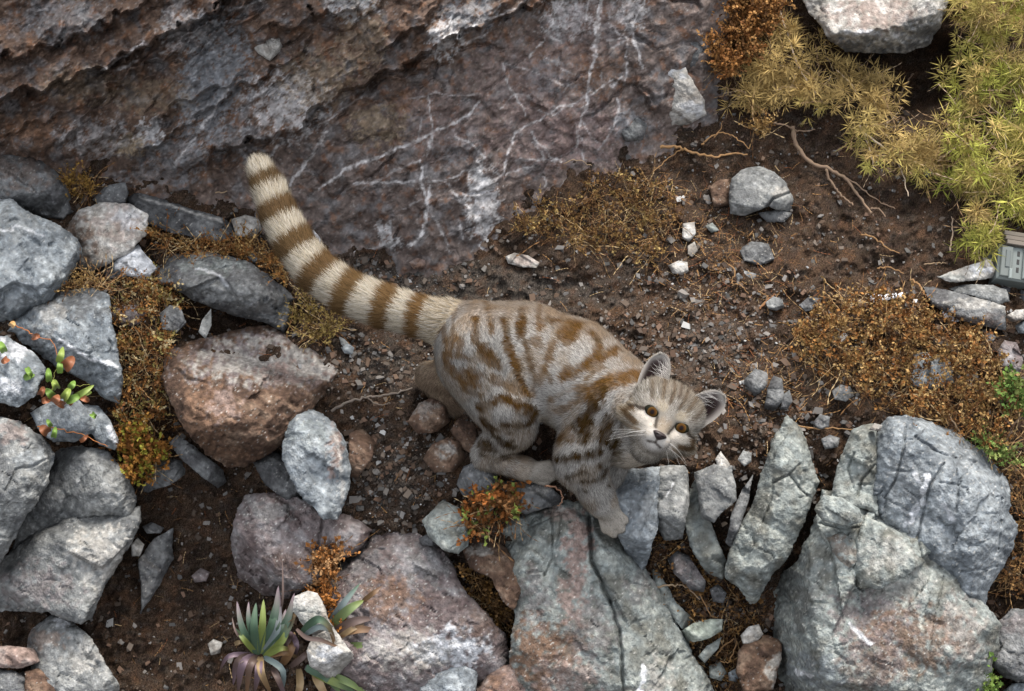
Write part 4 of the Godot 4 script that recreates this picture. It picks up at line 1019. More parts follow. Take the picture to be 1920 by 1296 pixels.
func _paint_face(k: Color, ax: float, p: Vector3) -> Color:
	var y := p.y
	var black := Color(.035, .027, .022)
	k = _b(k, Color(0.180, 0.151, 0.122), ax, y, 0, -58, 60, 26, .55)
	k = _b(k, Color(0.360, 0.302, 0.223), ax, y, 20, -17, 12, 10, .55)
	k = _b(k, Color(.235, .19, .145), ax, y, 0, 12, 15, 17, .8)
	k = _b(k, Color(0.216, 0.198, 0.176), ax, y, 0, -20, 9, 26, .8)
	k = _b(k, Color(0.490, 0.446, 0.389), ax, y, 36, 17, 22, 12, .95)
	k = _b(k, Color(0.432, 0.396, 0.346), ax, y, 45, -14, 18, 8, .5)
	k = _b(k, Color(.36, .34, .315), ax, y, 13, 40, 22, 15, .95)
	k = _b(k, Color(.37, .355, .335), ax, y, 0, 54, 22, 11, .9)
	k = _b(k, Color(0.360, 0.288, 0.202), ax, y, 70, 24, 14, 26, .6)
	k = _s(k, black, ax, y, 43, 2, 64, 12, 3.6, .95)
	k = _s(k, Color(.10, .06, .03), ax, y, 58, 14, 70, 24, 4.0, .8)
	k = _s(k, Color(.075, .045, .022), ax, y, 46, 33, 66, 27, 5.0, .9)
	k = _s(k, Color(.12, .075, .035), ax, y, 34, 42, 58, 44, 3.0, .5)
	k = _s(k, black, ax, y, 18, 5, 13, 22, 2.2, .85)
	k = _b(k, black, ax, y, 30.5, 1, 13.0, 6.6, .95)
	k = _s(k, Color(.09, .065, .045), ax, y, 9, -26, 13, -62, 2.6, .85)
	k = _s(k, Color(.07, .05, .038), ax, y, 0, -40, 0, -72, 3.0, .8)
	k = _s(k, Color(.10, .07, .045), ax, y, 25, -30, 32, -62, 3.2, .75)
	k = _s(k, Color(.10, .07, .045), ax, y, 40, -18, 50, -44, 3.0, .6)
	k = _s(k, black, ax, y, 0, 40, 0, 47, 1.6, .95)
	k = _s(k, black, ax, y, 0, 47, 13, 51, 1.9, .9)
	for i in 3: k = _s(k, Color(0.252, 0.202, 0.144), ax, y, 16 + i * 2, 36 + i * 5, 30, 34 + i * 6, .7, .45)
	return k

func cat() -> void:
	var root := thing("wild_cat", "striped grey and ochre wild cat with a thick ringed tail stepping down", "cat", W(L(1010, 900, .17)))
	# skeleton: a, b, radius at a, at b, blend, kind (0 trunk, 1 tail, 2 leg, 3 neck)
	var hip := L(902, 645, .215)
	var loin := L(985, 662, .235)
	var ribs := L(1072, 700, .255)
	var wither := L(1146, 745, .272)
	var neck := L(1200, 775, .300)
	var tail := [L(838, 606, .215), L(788, 594, .205), L(720, 575, .195), L(650, 548, .185), L(592, 508, .18), L(551, 455, .175), L(522, 400, .17), L(505, 355, .168), L(490, 322, .165)]
	var tr := [.040, .037, .039, .039, .038, .036, .033, .030, .024]
	var bones := [
		[hip, loin, .078, .086, .03, 0], [loin, ribs, .086, .092, .03, 0], [ribs, wither, .092, .078, .03, 0], [wither, neck, .074, .056, .03, 3], [neck, L(1240, 792, .330), .052, .045, .03, 3],
		[L(850, 612, .21), hip, .04, .07, .03, 0], [wither, L(1178, 828, .285), .06, .045, .03, 3], [ribs, L(1120, 790, .25), .08, .06, .03, 0], [L(1178, 828, .285), L(1226, 832, .295), .042, .030, .02, 3],
		# near hind leg
		[L(900, 662, .262), L(952, 762, .285), .074, .050, .03, 2], [L(885, 690, .25), L(925, 750, .255), .056, .05, .03, 2], [L(952, 762, .285), L(962, 800, .272), .050, .040, .02, 2], [L(962, 800, .272), L(912, 850, .230), .040, .027, .014, 2],
		[L(912, 856, .226), L(985, 880, .220), .024, .022, .010, 2], [L(985, 880, .220), L(1004, 885, .217), .0225, .0180, .008, 2],
		# far hind leg
		[L(880, 640, .17), L(850, 705, .12), .055, .040, .02, 2], [L(850, 705, .12), L(808, 704, .125), .036, .026, .012, 2], [L(804, 704, .125), L(842, 752, .105), .024, .027, .010, 2], [L(842, 752, .105), L(886, 772, .10), .029, .022, .010, 2],
		# near foreleg
		[L(1138, 762, .31), L(1092, 846, .305), .062, .045, .025, 2], [L(1092, 846, .305), L(1086, 872, .30), .045, .042, .02, 2], [L(1090, 868, .30), L(1116, 920, .288), .044, .031, .014, 2], [L(1116, 920, .288), L(1130, 944, .280), .030, .027, .010, 2], [L(1130, 944, .280), L(1141, 958, .274), .026, .0205, .008, 2],
		# far foreleg
		[L(1170, 800, .24), L(1138, 880, .215), .045, .034, .02, 2], [L(1138, 880, .215), L(1130, 935, .205), .030, .022, .012, 2], [L(1130, 935, .205), L(1142, 956, .205), .02, .018, .008, 2]]
	for i in tail.size() - 1: bones.append([tail[i], tail[i + 1], tr[i], tr[i + 1], .018 if i == 0 else .006, 1])
	var F := Field.new(Vector3(-.52, -.38, .04), Vector3(.30, .40, .42), .0052)
	for b in bones: F.limb(b[0], b[1], b[2], b[3], b[4])
	# toes
	for t in [[[L(1000, 878, .226), L(1029, 871, .220)], [L(1002, 882, .228), L(1037, 882, .218)], [L(1002, 888, .224), L(1035, 894, .214)], [L(998, 894, .216), L(1023, 903, .208)]],
			[[L(1146, 956, .282), L(1170, 975, .268)], [L(1144, 962, .282), L(1164, 991, .264)], [L(1138, 964, .278), L(1150, 1000, .260)], [L(1130, 962, .272), L(1136, 993, .258)]]]:
		for q in t: F.limb(q[0], q[1], .0112, .0092, .0016)
	var v := PackedVector3Array()
	var n := PackedVector3Array()
	var idx := PackedInt32Array()
	var got := F.nets(v, n, idx)
	v = got[0]; n = got[1]; idx = got[2]
	var cells: Dictionary = got[3]
	# --- coat of the body: colour, lie and length of the hair for every vertex
	var col := PackedColorArray()
	var lay := PackedVector3Array()
	var long := PackedFloat32Array()
	col.resize(v.size())
	lay.resize(v.size())
	long.resize(v.size())
	var ring_at := []
	for i in range(0, RINGS.size(), 2): ring_at.append(L(RINGS[i], RINGS[i + 1], .18))
	var marks := []
	for m in MARKS:
		var pts := []
		for i in range(3, m.size(), 2):
			# the mark lies on the coat: walk in from outside until the field is met
			var a := L(m[i], m[i + 1], .46)
			var dirn := (L(m[i], m[i + 1], .1) - a) / 90.0
			var s := 0
			while s < 90 and F.at(a) > 0.0:
				a += dirn
				s += 1
			if s < 90: pts.append(a)
		if pts.is_empty(): continue
		if pts.size() == 1: pts.append(pts[0] + Vector3(.001, 0, 0))
		var mid: Vector3 = (pts[0] + pts[-1]) / 2
		marks.append([m[0] * .00122, m[1], minf(1.0, m[2] * 1.15), pts, mid, mid.distance_to(pts[0]) + .06])
	for i in v.size():
		var p := v[i]
		var best := 1e9
		var kind := 0
		var flow := Vector3.ZERO
		var arc := 0.0
		for bi in bones.size():
			var b = bones[bi]
			var ab: Vector3 = b[1] - b[0]
			var t := clampf((p - b[0]).dot(ab) / ab.length_squared(), 0, 1)
			var d: float = (p - b[0] - ab * t).length() - lerpf(b[2], b[3], t)
			var w := exp(-maxf(d, 0) * 90.0)
			var dirn := ab.normalized()
			if b[5] == 0 or b[5] == 3: dirn = -dirn
			flow += dirn * w
			if d < best:
				best = d
				kind = b[5]
				arc = bi + t
		var k := ASH
		long[i] = .017
		if kind == 1:
			k = CREAM
			long[i] = .020
			var tt := arc - (bones.size() - tail.size() + 1)
			k = k.lerp(Color(.34, .275, .19), smoothstep(1.4, .2, tt) * .8)
			for r in ring_at.size():
				var q: Vector3 = ring_at[r]
				var seg := 0
				var near := 1e9
				for s in tail.size():
					if tail[s].distance_to(q) < near:
						near = tail[s].distance_to(q)
						seg = s
				var ax: Vector3 = (tail[mini(seg + 1, tail.size() - 1)] - tail[maxi(seg - 1, 0)]).normalized()
				var tc := tail[seg] as Vector3
				var dd: float = absf((p - q).dot(ax)) + .004 * nz.get_noise_3d(p.x * 40, p.y * 40, p.z * 40)
				if p.distance_to(q) < .085: k = k.lerp(OCHRE.lerp(UMBER, .55 - r * .08), .92 * smoothstep(RING_W[r] * .00094 + .004, RING_W[r] * .00094 - .004, dd))
		else:
			if kind == 2: long[i] = .011
			if kind == 3: long[i] = .016
			var under := smoothstep(.0, -.6, n[i].dot(Vector3(0, -.75, .66)))   # the coat pales towards the belly
			k = k.lerp(BELLY, under * .55)
			var warm := nz.get_noise_3d(p.x * 14, p.y * 14, p.z * 14)
			k = k.lerp(Color(.22, .145, .075), clampf(.06 + (n1.get_noise_3d(p.x * 26 + p.y * 10, p.y * 9, p.z * 14) + warm) * .75, 0, .42))
			# ochre along the spine and round the rump
			var rid := smoothstep(.25, .9, n[i].dot(Vector3(.2, -.98, 0)))
			k = k.lerp(OCHRE, rid * .45)
			if kind == 2 and p.z < .17: k = Color(.30, .235, .17).lerp(Color(.17, .125, .09), clampf(.5 + warm * 1.5, 0, 1))
			var wob := .0065 * nz.get_noise_3d(p.x * 50, p.y * 50, p.z * 50) + .0035 * n1.get_noise_3d(p.x * 110, p.y * 110, p.z * 110)
			var broken := clampf(.95 + .5 * n1.get_noise_3d(p.x * 55 + 9, p.y * 55, p.z * 55), .7, 1.0)
			var mark_a := 0.0
			for m in marks:
				if p.distance_squared_to(m[4]) > m[5] * m[5]: continue
				var d := 1e9
				var pts: Array = m[3]
				for s in pts.size() - 1:
					var ab: Vector3 = pts[s + 1] - pts[s]
					var t := clampf((p - pts[s]).dot(ab) / maxf(ab.length_squared(), 1e-8), 0, 1)
					d = minf(d, (p - pts[s] - ab * t).length())
				var soft: float = minf(.0042, m[0] * .55)
				var a: float = smoothstep(m[0] + soft, m[0] - soft, d + wob * minf(1.0, pow(m[0] / .012, 2.0))) * m[2] * broken
				mark_a = maxf(mark_a, a)
				if a > 0: k = k.lerp(OCHRE.lerp(UMBER, m[1]), a)
			# the side away from the light carries plain bars
			if n[i].z < -.1 or p.z < .16 and kind == 0:
				var bar := sin((p.x * .8 + p.y * .6) * 150.0 + 3 * nz.get_noise_3d(p.x * 12, p.y * 12, p.z * 12))
				k = k.lerp(OCHRE.lerp(UMBER, .4), smoothstep(.3, .8, bar) * .6)
			# chest ruff
			var ru := smoothstep(.07, .03, p.distance_to(L(1195, 850, .29)))
			k = k.lerp(Color(.45, .40, .33), ru * .6)
			long[i] = lerpf(long[i], .028, ru)
			if kind == 0 and under > .5: long[i] = .026
			# paler paws
			for q in [L(1022, 887, .215), L(1152, 980, .268)]:
				long[i] = minf(long[i], lerpf(.0042, .011, smoothstep(.030, .075, p.distance_to(q))))
				if mark_a < .2: k = k.lerp(Color(.34, .31, .265), .7 * smoothstep(.055, .02, p.distance_to(q)))
		col[i] = k
		lay[i] = flow.normalized()
	var body_count := v.size()
	# --- the head, on a finer grid in its own axes
	var u := .00094
	var ex := Vector3(.874, .485, -.06).normalized()
	var eyz := Vector3(-.10, -.04, .995)
	eyz = (eyz - ex * eyz.dot(ex)).normalized()
	var ey := eyz.cross(ex)
	if ey.y < 0: ey = -ey
	skull = Transform3D(Basis(ex * u, ey * u, eyz * u), L(1252, 787, .43))
	var H := Field.new(Vector3(-92, -92, -125), Vector3(92, 92, 34), 2.3)
	H.f.fill(60.0)
	for s in [[0, -8, -58, 0, -8, -58, 54, 54], [-22, -16, -54, 22, -16, -54, 46, 46], [-34, 20, -46, 34, 20, -46, 34, 34], [0, 0, -20, 0, 27, -5, 18, 14], [0, -30, -26, 0, 2, -22, 22, 17],
			[-12, 39, -8, -12, 39, -8, 14.5, 14.5], [12, 39, -8, 12, 39, -8, 14.5, 14.5], [0, 52, -14, 0, 54, -16, 13, 12], [-30, -14, -22, -14, -12, -20, 9, 9], [30, -14, -22, 14, -12, -20, 9, 9],
			[-46, 22, -48, -61, 28, -56, 26, 18], [46, 22, -48, 61, 28, -56, 26, 18], [-30, 20, -20, -44, 12, -30, 11, 10], [30, 20, -20, 44, 12, -30, 11, 10], [-32, 40, -34, -32, 40, -34, 23, 23], [32, 40, -34, 32, 40, -34, 23, 23], [0, 60, -50, 0, 40, -40, 32, 38], [0, 0, -80, 0, 10, -110, 50, 46]]:
		_head_limb(H, Vector3(s[0], s[1], s[2]), Vector3(s[3], s[4], s[5]), s[6], s[7])
	for sx in [-1, 1]: H.carve(Vector3(sx * 30.5, 1.0, -6), Vector3(13, 7.0, 9), 3.0)
	var hv := PackedVector3Array()
	var hn := PackedVector3Array()
	var hi := PackedInt32Array()
	got = H.nets(hv, hn, hi)
	hv = got[0]; hn = got[1]; hi = got[2]
	var turn := Basis(ex, ey, eyz)
	var flip := turn.determinant() < 0
	for i in hv.size():
		var p := hv[i]
		v.append(skull * p)
		n.append(turn * hn[i])
		var k := _paint_face(Color(.21, .19, .163), absf(p.x), p)
		k = k.lerp(Color(.23, .21, .185), smoothstep(-62, -92, p.z))
		col.append(k)
		var away := Vector3(p.x * 1.1, p.y - 26.0, -24.0)
		lay.append((turn * away).normalized())
		long.append(lerpf(.0042, .013, smoothstep(24, 80, Vector2(p.x, p.y - 28).length())) * (.7 if absf(p.x) < 22 and p.y > 24 else 1.0))
		var eye_d := Vector2((absf(p.x) - 30.5) / 14.5, (p.y - 1) / 8.5).length()
		if eye_d < 1.0: long[-1] = 0.0
		elif eye_d < 1.7: long[-1] *= .55
		if Vector2(p.x / 13.0, (p.y - 31) / 10.0).length() < 1.0: long[-1] = 0.0
	for t in range(0, hi.size(), 3):
		if flip: idx.append_array([hi[t] + body_count, hi[t + 2] + body_count, hi[t + 1] + body_count])
		else: idx.append_array([hi[t] + body_count, hi[t + 1] + body_count, hi[t + 2] + body_count])
	# --- ears: cupped shells with a rim
	var hair_v := PackedVector3Array()
	var hair_n := PackedVector3Array()
	var hair_c := PackedColorArray()
	rng.seed = 5
	for e in [[-1, Vector3(-22, -54, -40), Vector3(-72, -18, -50), Vector3(-65, -99, -50)], [1, Vector3(22, -54, -40), Vector3(74, -18, -50), Vector3(79, -88, -50)]]:
		var inn: Vector3 = e[1]
		var out: Vector3 = e[2]
		var tip: Vector3 = e[3]
		var base := v.size()
		var nu := 15
		var nv := 15
		for sheet in 2:
			for b in nv:
				var t := float(b) / (nv - 1)
				for a in nu:
					var s := float(a) / (nu - 1) * 2.0 - 1.0
					var wide := pow(1.0 - pow(t, 3.0), .55)
					var mid := (inn + out) / 2
					var across := (out - inn) / 2
					var p := mid + (tip - mid) * t + across * s * (wide * .94 + .0)
					p.z += -20.0 * (1 - s * s) * (1 - t * .75) + 6.0 * t - (3.0 if sheet == 1 else 0.0)
					if t < .12: p += (mid - p) * .0 + Vector3(0, 4, -6)
					v.append(skull * p)
					n.append(turn * Vector3(s * .4 * e[0], -.1, 1.0 if sheet == 0 else -1.0).normalized())
					var k := Color(.22, .20, .185)
					if sheet == 0:
						var deep := smoothstep(.95, .35, absf(s)) * smoothstep(1.0, .7, t)
						k = k.lerp(Color(.055, .040, .040), deep * .95)
						k = k.lerp(Color(.018, .012, .011), smoothstep(1.0, .45, Vector2((s - .15) / .75, (t - .3) / .62).length()) * .92)
						k = k.lerp(Color(.30, .28, .255), smoothstep(.8, .97, maxf(absf(s), t)))
					col.append(k)
					lay.append((turn * (tip - mid)).normalized())
					long.append(.004)
			var gi := grid_index(nu, nv)
			for t in range(0, gi.size(), 3):
				var q := [gi[t] + base + sheet * nu * nv, gi[t + 1] + base + sheet * nu * nv, gi[t + 2] + base + sheet * nu * nv]
				var fn: Vector3 = (v[q[2]] - v[q[0]]).cross(v[q[1]] - v[q[0]])
				if fn.dot(n[q[0]]) > 0: idx.append_array(q)
				else: idx.append_array([q[0], q[2], q[1]])
		# long pale hair from the inner edge across the cup
		for h in 34:
			var t := rng.randf_range(.0, .62)
			var mid := (inn + out) / 2
			var across := (out - inn) / 2
			var s := rng.randf_range(-.95, -.35)
			var p := mid + (tip - mid) * t + across * s
			p.z += -18.0 * (1 - s * s) * (1 - t * .75) + 5
			var to := (tip - mid) * rng.randf_range(.12, .42) + across * rng.randf_range(.25, 1.0) + Vector3(0, 0, 7)
			_hair(hair_v, hair_n, hair_c, skull * p, turn * to.normalized(), turn * Vector3(0, 0, 1), to.length() * u, .0006, Color(.42, .39, .36), Color(.6, .58, .55))
	# --- mesh of the body
	var out_at := root.position
	var wv := PackedVector3Array()
	var wn := PackedVector3Array()
	wv.resize(v.size())
	wn.resize(v.size())
	for i in v.size():
		wv[i] = W(v[i]) - out_at
		wn[i] = W(n[i])
	# W turns the slope axes by a rotation with a mirror or without: keep faces outside
	if X.cross(DN).dot(NN) < 0:
		for t in range(0, idx.size(), 3):
			var k := idx[t + 1]
			idx[t + 1] = idx[t + 2]
			idx[t + 2] = k
	put("body", build(wv, idx, col, wn), M.skin, root)
	# --- fur
	var total := 0.0
	var acc := PackedFloat32Array()
	acc.resize(idx.size() / 3)
	for t in acc.size():
		var ar := (v[idx[t * 3 + 1]] - v[idx[t * 3]]).cross(v[idx[t * 3 + 2]] - v[idx[t * 3]]).length()
		# short hair grows denser
		total += ar * clampf(.012 / maxf(long[idx[t * 3]], .001), .8, 3.0)
		acc[t] = total
	var hairs := 230000
	var t := 0
	for h in hairs:
		var want := (h + rng.randf()) / hairs * total
		while t < acc.size() - 1 and acc[t] < want: t += 1
		var a := rng.randf()
		var b := rng.randf()
		if a + b > 1:
			a = 1 - a
			b = 1 - b
		var i := idx[t * 3]
		var j := idx[t * 3 + 1]
		var k := idx[t * 3 + 2]
		if long[i] < .001: continue
		var nn := (n[i] + n[j] + n[k]).normalized()
		var fl := lay[i]
		fl = (fl - nn * fl.dot(nn) * .9).normalized()
		var ln: float = long[i] * rng.randf_range(.65, 1.2)
		var lift := .34 if long[i] > .012 else .26
		var dirn := (fl + nn * lift + Vector3(rng.randf() - .5, rng.randf() - .5, rng.randf() - .5) * .55).normalized()
		var c := col[i].lerp(col[j], a).lerp(col[k], b)
		if i < body_count:   # the visible end of a hair carries the mark it reaches
			var q := v[i] + (v[j] - v[i]) * a + (v[k] - v[i]) * b + (fl - nn * fl.dot(nn)).normalized() * ln * rng.randf_range(.45, .8)
			q -= F.grad(q) * F.at(q)
			var g3 := ((q - F.lo) / F.cell).floor()
			for off3 in [Vector3.ZERO, Vector3(0, 0, -1), Vector3(0, 0, 1), Vector3(0, -1, 0), Vector3(0, 1, 0), Vector3(1, 0, 0), Vector3(-1, 0, 0)]:
				var g4: Vector3 = g3 + off3
				var ci := (int(g4.z) * F.ny + int(g4.y)) * F.nx + int(g4.x)
				if cells.has(ci):
					c = col[cells[ci]]
					break
		var s := rng.randf()
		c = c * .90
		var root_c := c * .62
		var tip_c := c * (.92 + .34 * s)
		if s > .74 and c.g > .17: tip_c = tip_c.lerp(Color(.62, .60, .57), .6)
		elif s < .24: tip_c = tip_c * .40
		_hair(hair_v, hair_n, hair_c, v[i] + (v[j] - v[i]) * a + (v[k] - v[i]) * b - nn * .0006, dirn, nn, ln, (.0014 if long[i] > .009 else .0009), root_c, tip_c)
	for i in hair_v.size():
		hair_v[i] = W(hair_v[i]) - out_at
		hair_n[i] = W(hair_n[i])
	var hidx := PackedInt32Array()
	hidx.resize(hair_v.size())
	for i in range(0, hidx.size(), 3):
		var fn := (hair_v[i + 2] - hair_v[i]).cross(hair_v[i + 1] - hair_v[i])
		var ok := fn.dot(hair_n[i]) > 0
		hidx[i] = i
		hidx[i + 1] = i + 1 if ok else i + 2
		hidx[i + 2] = i + 2 if ok else i + 1
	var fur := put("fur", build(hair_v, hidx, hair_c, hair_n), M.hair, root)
	fur.set_meta("kind", "stuff")
	# --- eyes, nose, whiskers
	for sx in [-1, 1]:
		var ev := PackedVector3Array()
		var ec := PackedColorArray()
		var nu := 40
		var nrr := 18
		for r in nrr:
			var fr := float(r) / (nrr - 1)
			for a in nu:
				var an := TAU * a / nu
				var x := cos(an) * 15.5 * fr
				var y := sin(an) * (11.5 if sin(an) < 0 else 10.0) * fr * (1.0 - .25 * pow(absf(cos(an)), 3.0))
				y += x * .22 * sx * -1.0 * -1.0   # the inner corner sits lower
				y = y - x * sx * .30
				ev.append(W(skull * Vector3(sx * 30.5 + x, y + 1.0, -12.5 + 6.5 * sqrt(maxf(0.0, 1.0 - fr * fr * .96)))) - out_at)
				var c := Color(.046, .021, .006)
				var d := Vector2(x * 1.0, y * 1.0 - .5).length()
				c = c.lerp(Color(.066, .032, .010), smoothstep(3.5, 6.5, d) * .8)
				c = c.lerp(Color(.10, .055, .015), smoothstep(6.8, 8.6, d))
				c = c.lerp(Color(.012, .010, .009), smoothstep(5.0, 3.6, Vector2(x * 1.15, y - .3).length()))
				c = c.lerp(Color(.015, .012, .010), smoothstep(.84, .93, fr))
				c = c.lerp(Color(.015, .012, .010), smoothstep(8.2, 9.6, d))
				ec.append(c)
		var m := put("eye", build(ev, outward(ev, grid_index(nu, nrr, true)), ec), M.eye, root)
		m.name = "eye" if sx < 0 else "eye_001"
	var nv2 := PackedVector3Array()
	var nc2 := PackedColorArray()
	var nu2 := 30
	for r in 10:
		var fr := float(r) / 9
		for a in nu2:
			var an := TAU * a / nu2
			var s := sin(an)
			var x := cos(an) * 14.5 * fr * (1.0 - .45 * maxf(0.0, s))
			var y := s * (11.0 if s > 0 else 6.0) * fr
			var z := 10.5 * sqrt(maxf(0, 1.0 - fr * fr)) + 3.5
			var nost := Vector2((absf(x) - 5.5) / 2.6, (y - 1.5) / 2.2).length()
			if nost < 1: z -= 2.5 * (1 - nost)
			nv2.append(W(skull * Vector3(x, y + 30.5, z)) - out_at)
			nc2.append(Color(.024, .016, .016).lerp(Color(.012, .01, .01), smoothstep(1.2, .6, nost)).lerp(Color(.03, .022, .022), smoothstep(.7, 1.0, fr)))
	put("nose", build(nv2, outward(nv2, grid_index(nu2, 10, true)), nc2), M.nose, root)
	for sx in [-1, 1]:
		for w in 5:
			var a := Vector3(sx * rng.randf_range(14, 22), rng.randf_range(34, 46), -2)
			var dirn := Vector3(sx * 1.0, rng.randf_range(-.12, .75), rng.randf_range(-.15, .35)).normalized()
			var ln := rng.randf_range(42, 78)
			var pts := []
			for s in 7:
				var tt := s / 6.0
				pts.append(W(skull * (a + dirn * ln * tt + Vector3(0, 16 * tt * tt, -8 * tt * tt))) - out_at)
			var tv := tube(PackedVector3Array(), PackedInt32Array(), PackedColorArray(), pts, .00024, .00008, Color(.45, .44, .42), Color(.55, .54, .52), 4)
			put("whisker", build(tv[0], tv[1], tv[2]), M.hair, root)

func _head_limb(H: Field, a: Vector3, b: Vector3, ra: float, rb: float) -> void:
	var k := 9.0
	var m := maxf(ra, rb) + 14.0
	var p0 := ((a.min(b) - Vector3.ONE * m - H.lo) / H.cell).floor()
	var p1 := ((a.max(b) + Vector3.ONE * m - H.lo) / H.cell).ceil()
	var ab := b - a
	var l2 := maxf(ab.length_squared(), 1e-6)
	for z in range(maxi(0, int(p0.z)), mini(H.nzz, int(p1.z))):
		for y in range(maxi(0, int(p0.y)), mini(H.ny, int(p1.y))):
			var row := (z * H.ny + y) * H.nx
			for x in range(maxi(0, int(p0.x)), mini(H.nx, int(p1.x))):
				var p := H.lo + Vector3(x, y, z) * H.cell - a
				var t := clampf(p.dot(ab) / l2, 0, 1)
				var d := (p - ab * t).length() - lerpf(ra, rb, t)
				var e := H.f[row + x]
				var h := maxf(k - absf(d - e), 0) / k
				H.f[row + x] = minf(d, e) - h * h * k * .25

func _hair(hv: PackedVector3Array, hn: PackedVector3Array, hc: PackedColorArray, p: Vector3, d: Vector3, n: Vector3, ln: float, w: float, c0: Color, c1: Color) -> void:
	var s := d.cross(n).normalized() * w * .5
	hv.append(p - s)
	hv.append(p + s)
	hv.append(p + d * ln)
	var m := (n + d * .25).normalized()
	hn.append(m)
	hn.append(m)
	hn.append(m)
	hc.append(c0)
	hc.append(c0)
	hc.append(c1)

# ---------------------------------------------------------------- small pieces that plants and litter are made of

func fan(parts: Array) -> ArrayMesh:   # flat pieces, each a list of points of a narrow leaf: base, left, right, tip
	var v := PackedVector3Array()
	var n := PackedVector3Array()
	for p in parts:
		for t in [[0, 1, 2], [1, 3, 2]]:
			var nn: Vector3 = (p[t[2]] - p[t[0]]).cross(p[t[1]] - p[t[0]]).normalized()
			for k in t:
				v.append(p[k])
				n.append(nn)
	var idx := PackedInt32Array(range(v.size()))
	var c := PackedColorArray()
	c.resize(v.size())
	c.fill(Color.WHITE)
	return build(v, idx, c, n)

func needle_whorl(count: int, ln: float, w: float) -> ArrayMesh:
	var ps := []
	for i in count:
		var az := TAU * (i + rng.randf_range(-.3, .3)) / count * 2.0
		var el := rng.randf_range(.0, 1.15)
		var d := Vector3(cos(az) * cos(el), sin(el), sin(az) * cos(el))
		var s := d.cross(Vector3(.2, 1, .1)).normalized() * w
		var l := ln * rng.randf_range(.65, 1.1)
		var up := Vector3(0, -l * .08, 0)
		ps.append([d * .002, d * l * .35 + s, d * l * .35 - s, d * l + up])
	return fan(ps)

func sprig(leaves: int, ln: float, leaf: float) -> ArrayMesh:
	var ps := []
	var bend := Vector3(rng.randf_range(-.4, .4), 0, rng.randf_range(-.4, .4)) * ln
	var prev := Vector3.ZERO
	for i in 4:
		var f := (i + 1) / 4.0
		var p := Vector3(0, ln * f, 0) + bend * f * f
		ps.append([prev, (prev + p) / 2 + Vector3(.0006, 0, 0), (prev + p) / 2 - Vector3(.0006, 0, .0004), p])
		prev = p
	for i in leaves:
		var f := rng.randf_range(.25, 1.05)
		var at := Vector3(0, ln * f, 0) + bend * f * f
		var d := Vector3(rng.randf() - .5, rng.randf() - .3, rng.randf() - .5).normalized()
		var s := d.cross(Vector3(rng.randf() - .5, rng.randf() - .5, rng.randf() - .5)).normalized()
		var l := leaf * rng.randf_range(.6, 1.3)
		ps.append([at, at + d * l * .5 + s * l * .38, at + d * l * .5 - s * l * .38 + d.cross(s) * l * .15, at + d * l])
	return fan(ps)

func strand(ln: float, w: float) -> ArrayMesh:
	var ps := []
	var d := Vector3(1, 0, 0)
	var p := Vector3.ZERO
	for i in 5:
		d = (d + Vector3(rng.randf() - .5, (rng.randf() - .5) * .6, rng.randf() - .5) * .7).normalized()
		var q := p + d * ln / 5
		var s := d.cross(Vector3.UP).normalized() * w
		ps.append([p - d * ln * .02, (p + q) / 2 + s, (p + q) / 2 - s, q])
		p = q
	return fan(ps)

func chip(flat_: float) -> ArrayMesh:
	var v := PackedVector3Array()
	var n := PackedVector3Array()
	var ico := []
	for i in 8: ico.append(Vector3((i & 1) * 2 - 1.0, (i >> 1 & 1) * 2 - 1.0, (i >> 2) * 2 - 1.0) * Vector3(rng.randf_range(.35, 1.0), rng.randf_range(.4, 1.0) * flat_, rng.randf_range(.25, .75)) + Vector3(rng.randf_range(-.25, .25), 0, rng.randf_range(-.2, .2)))
	var fs := [0, 1, 3, 0, 3, 2, 4, 5, 7, 4, 7, 6, 0, 1, 5, 0, 5, 4, 2, 3, 7, 2, 7, 6, 0, 2, 6, 0, 6, 4, 1, 3, 7, 1, 7, 5]
	for t in range(0, 36, 3):
		var a: Vector3 = ico[fs[t]]
		var b: Vector3 = ico[fs[t + 1]]
		var c: Vector3 = ico[fs[t + 2]]
		var nn := (c - a).cross(b - a).normalized()
		if nn.dot(a + b + c) < 0:
			nn = -nn
			var k := b
			b = c
			c = k
		v.append_array([a, b, c])
		n.append_array([nn, nn, nn])
	var cc := PackedColorArray()
	cc.resize(v.size())
	cc.fill(Color.WHITE)
	return build(v, PackedInt32Array(range(v.size())), cc, n)

func turned(up: Vector3, spin: float, s: float) -> Basis:
	up = up.normalized()
	var x := up.cross(Vector3(.13, .2, .97)).normalized()
	return (Basis(x, up, x.cross(up)) * Basis(Vector3.UP, spin)).scaled(Vector3.ONE * s)

func in_poly(q: PackedVector2Array) -> Vector2:
	var b := _box(q)
	for i in 60:
		var p := b.position + Vector2(rng.randf(), rng.randf()) * b.size
		if Geometry2D.is_point_in_polygon(p, q): return p
	return b.get_center()

func from_palette(pal: Array, spread := .35) -> Color:
	var c: Color = pal[rng.randi() % pal.size()]
	return c * rng.randf_range(1 - spread, 1 + spread)

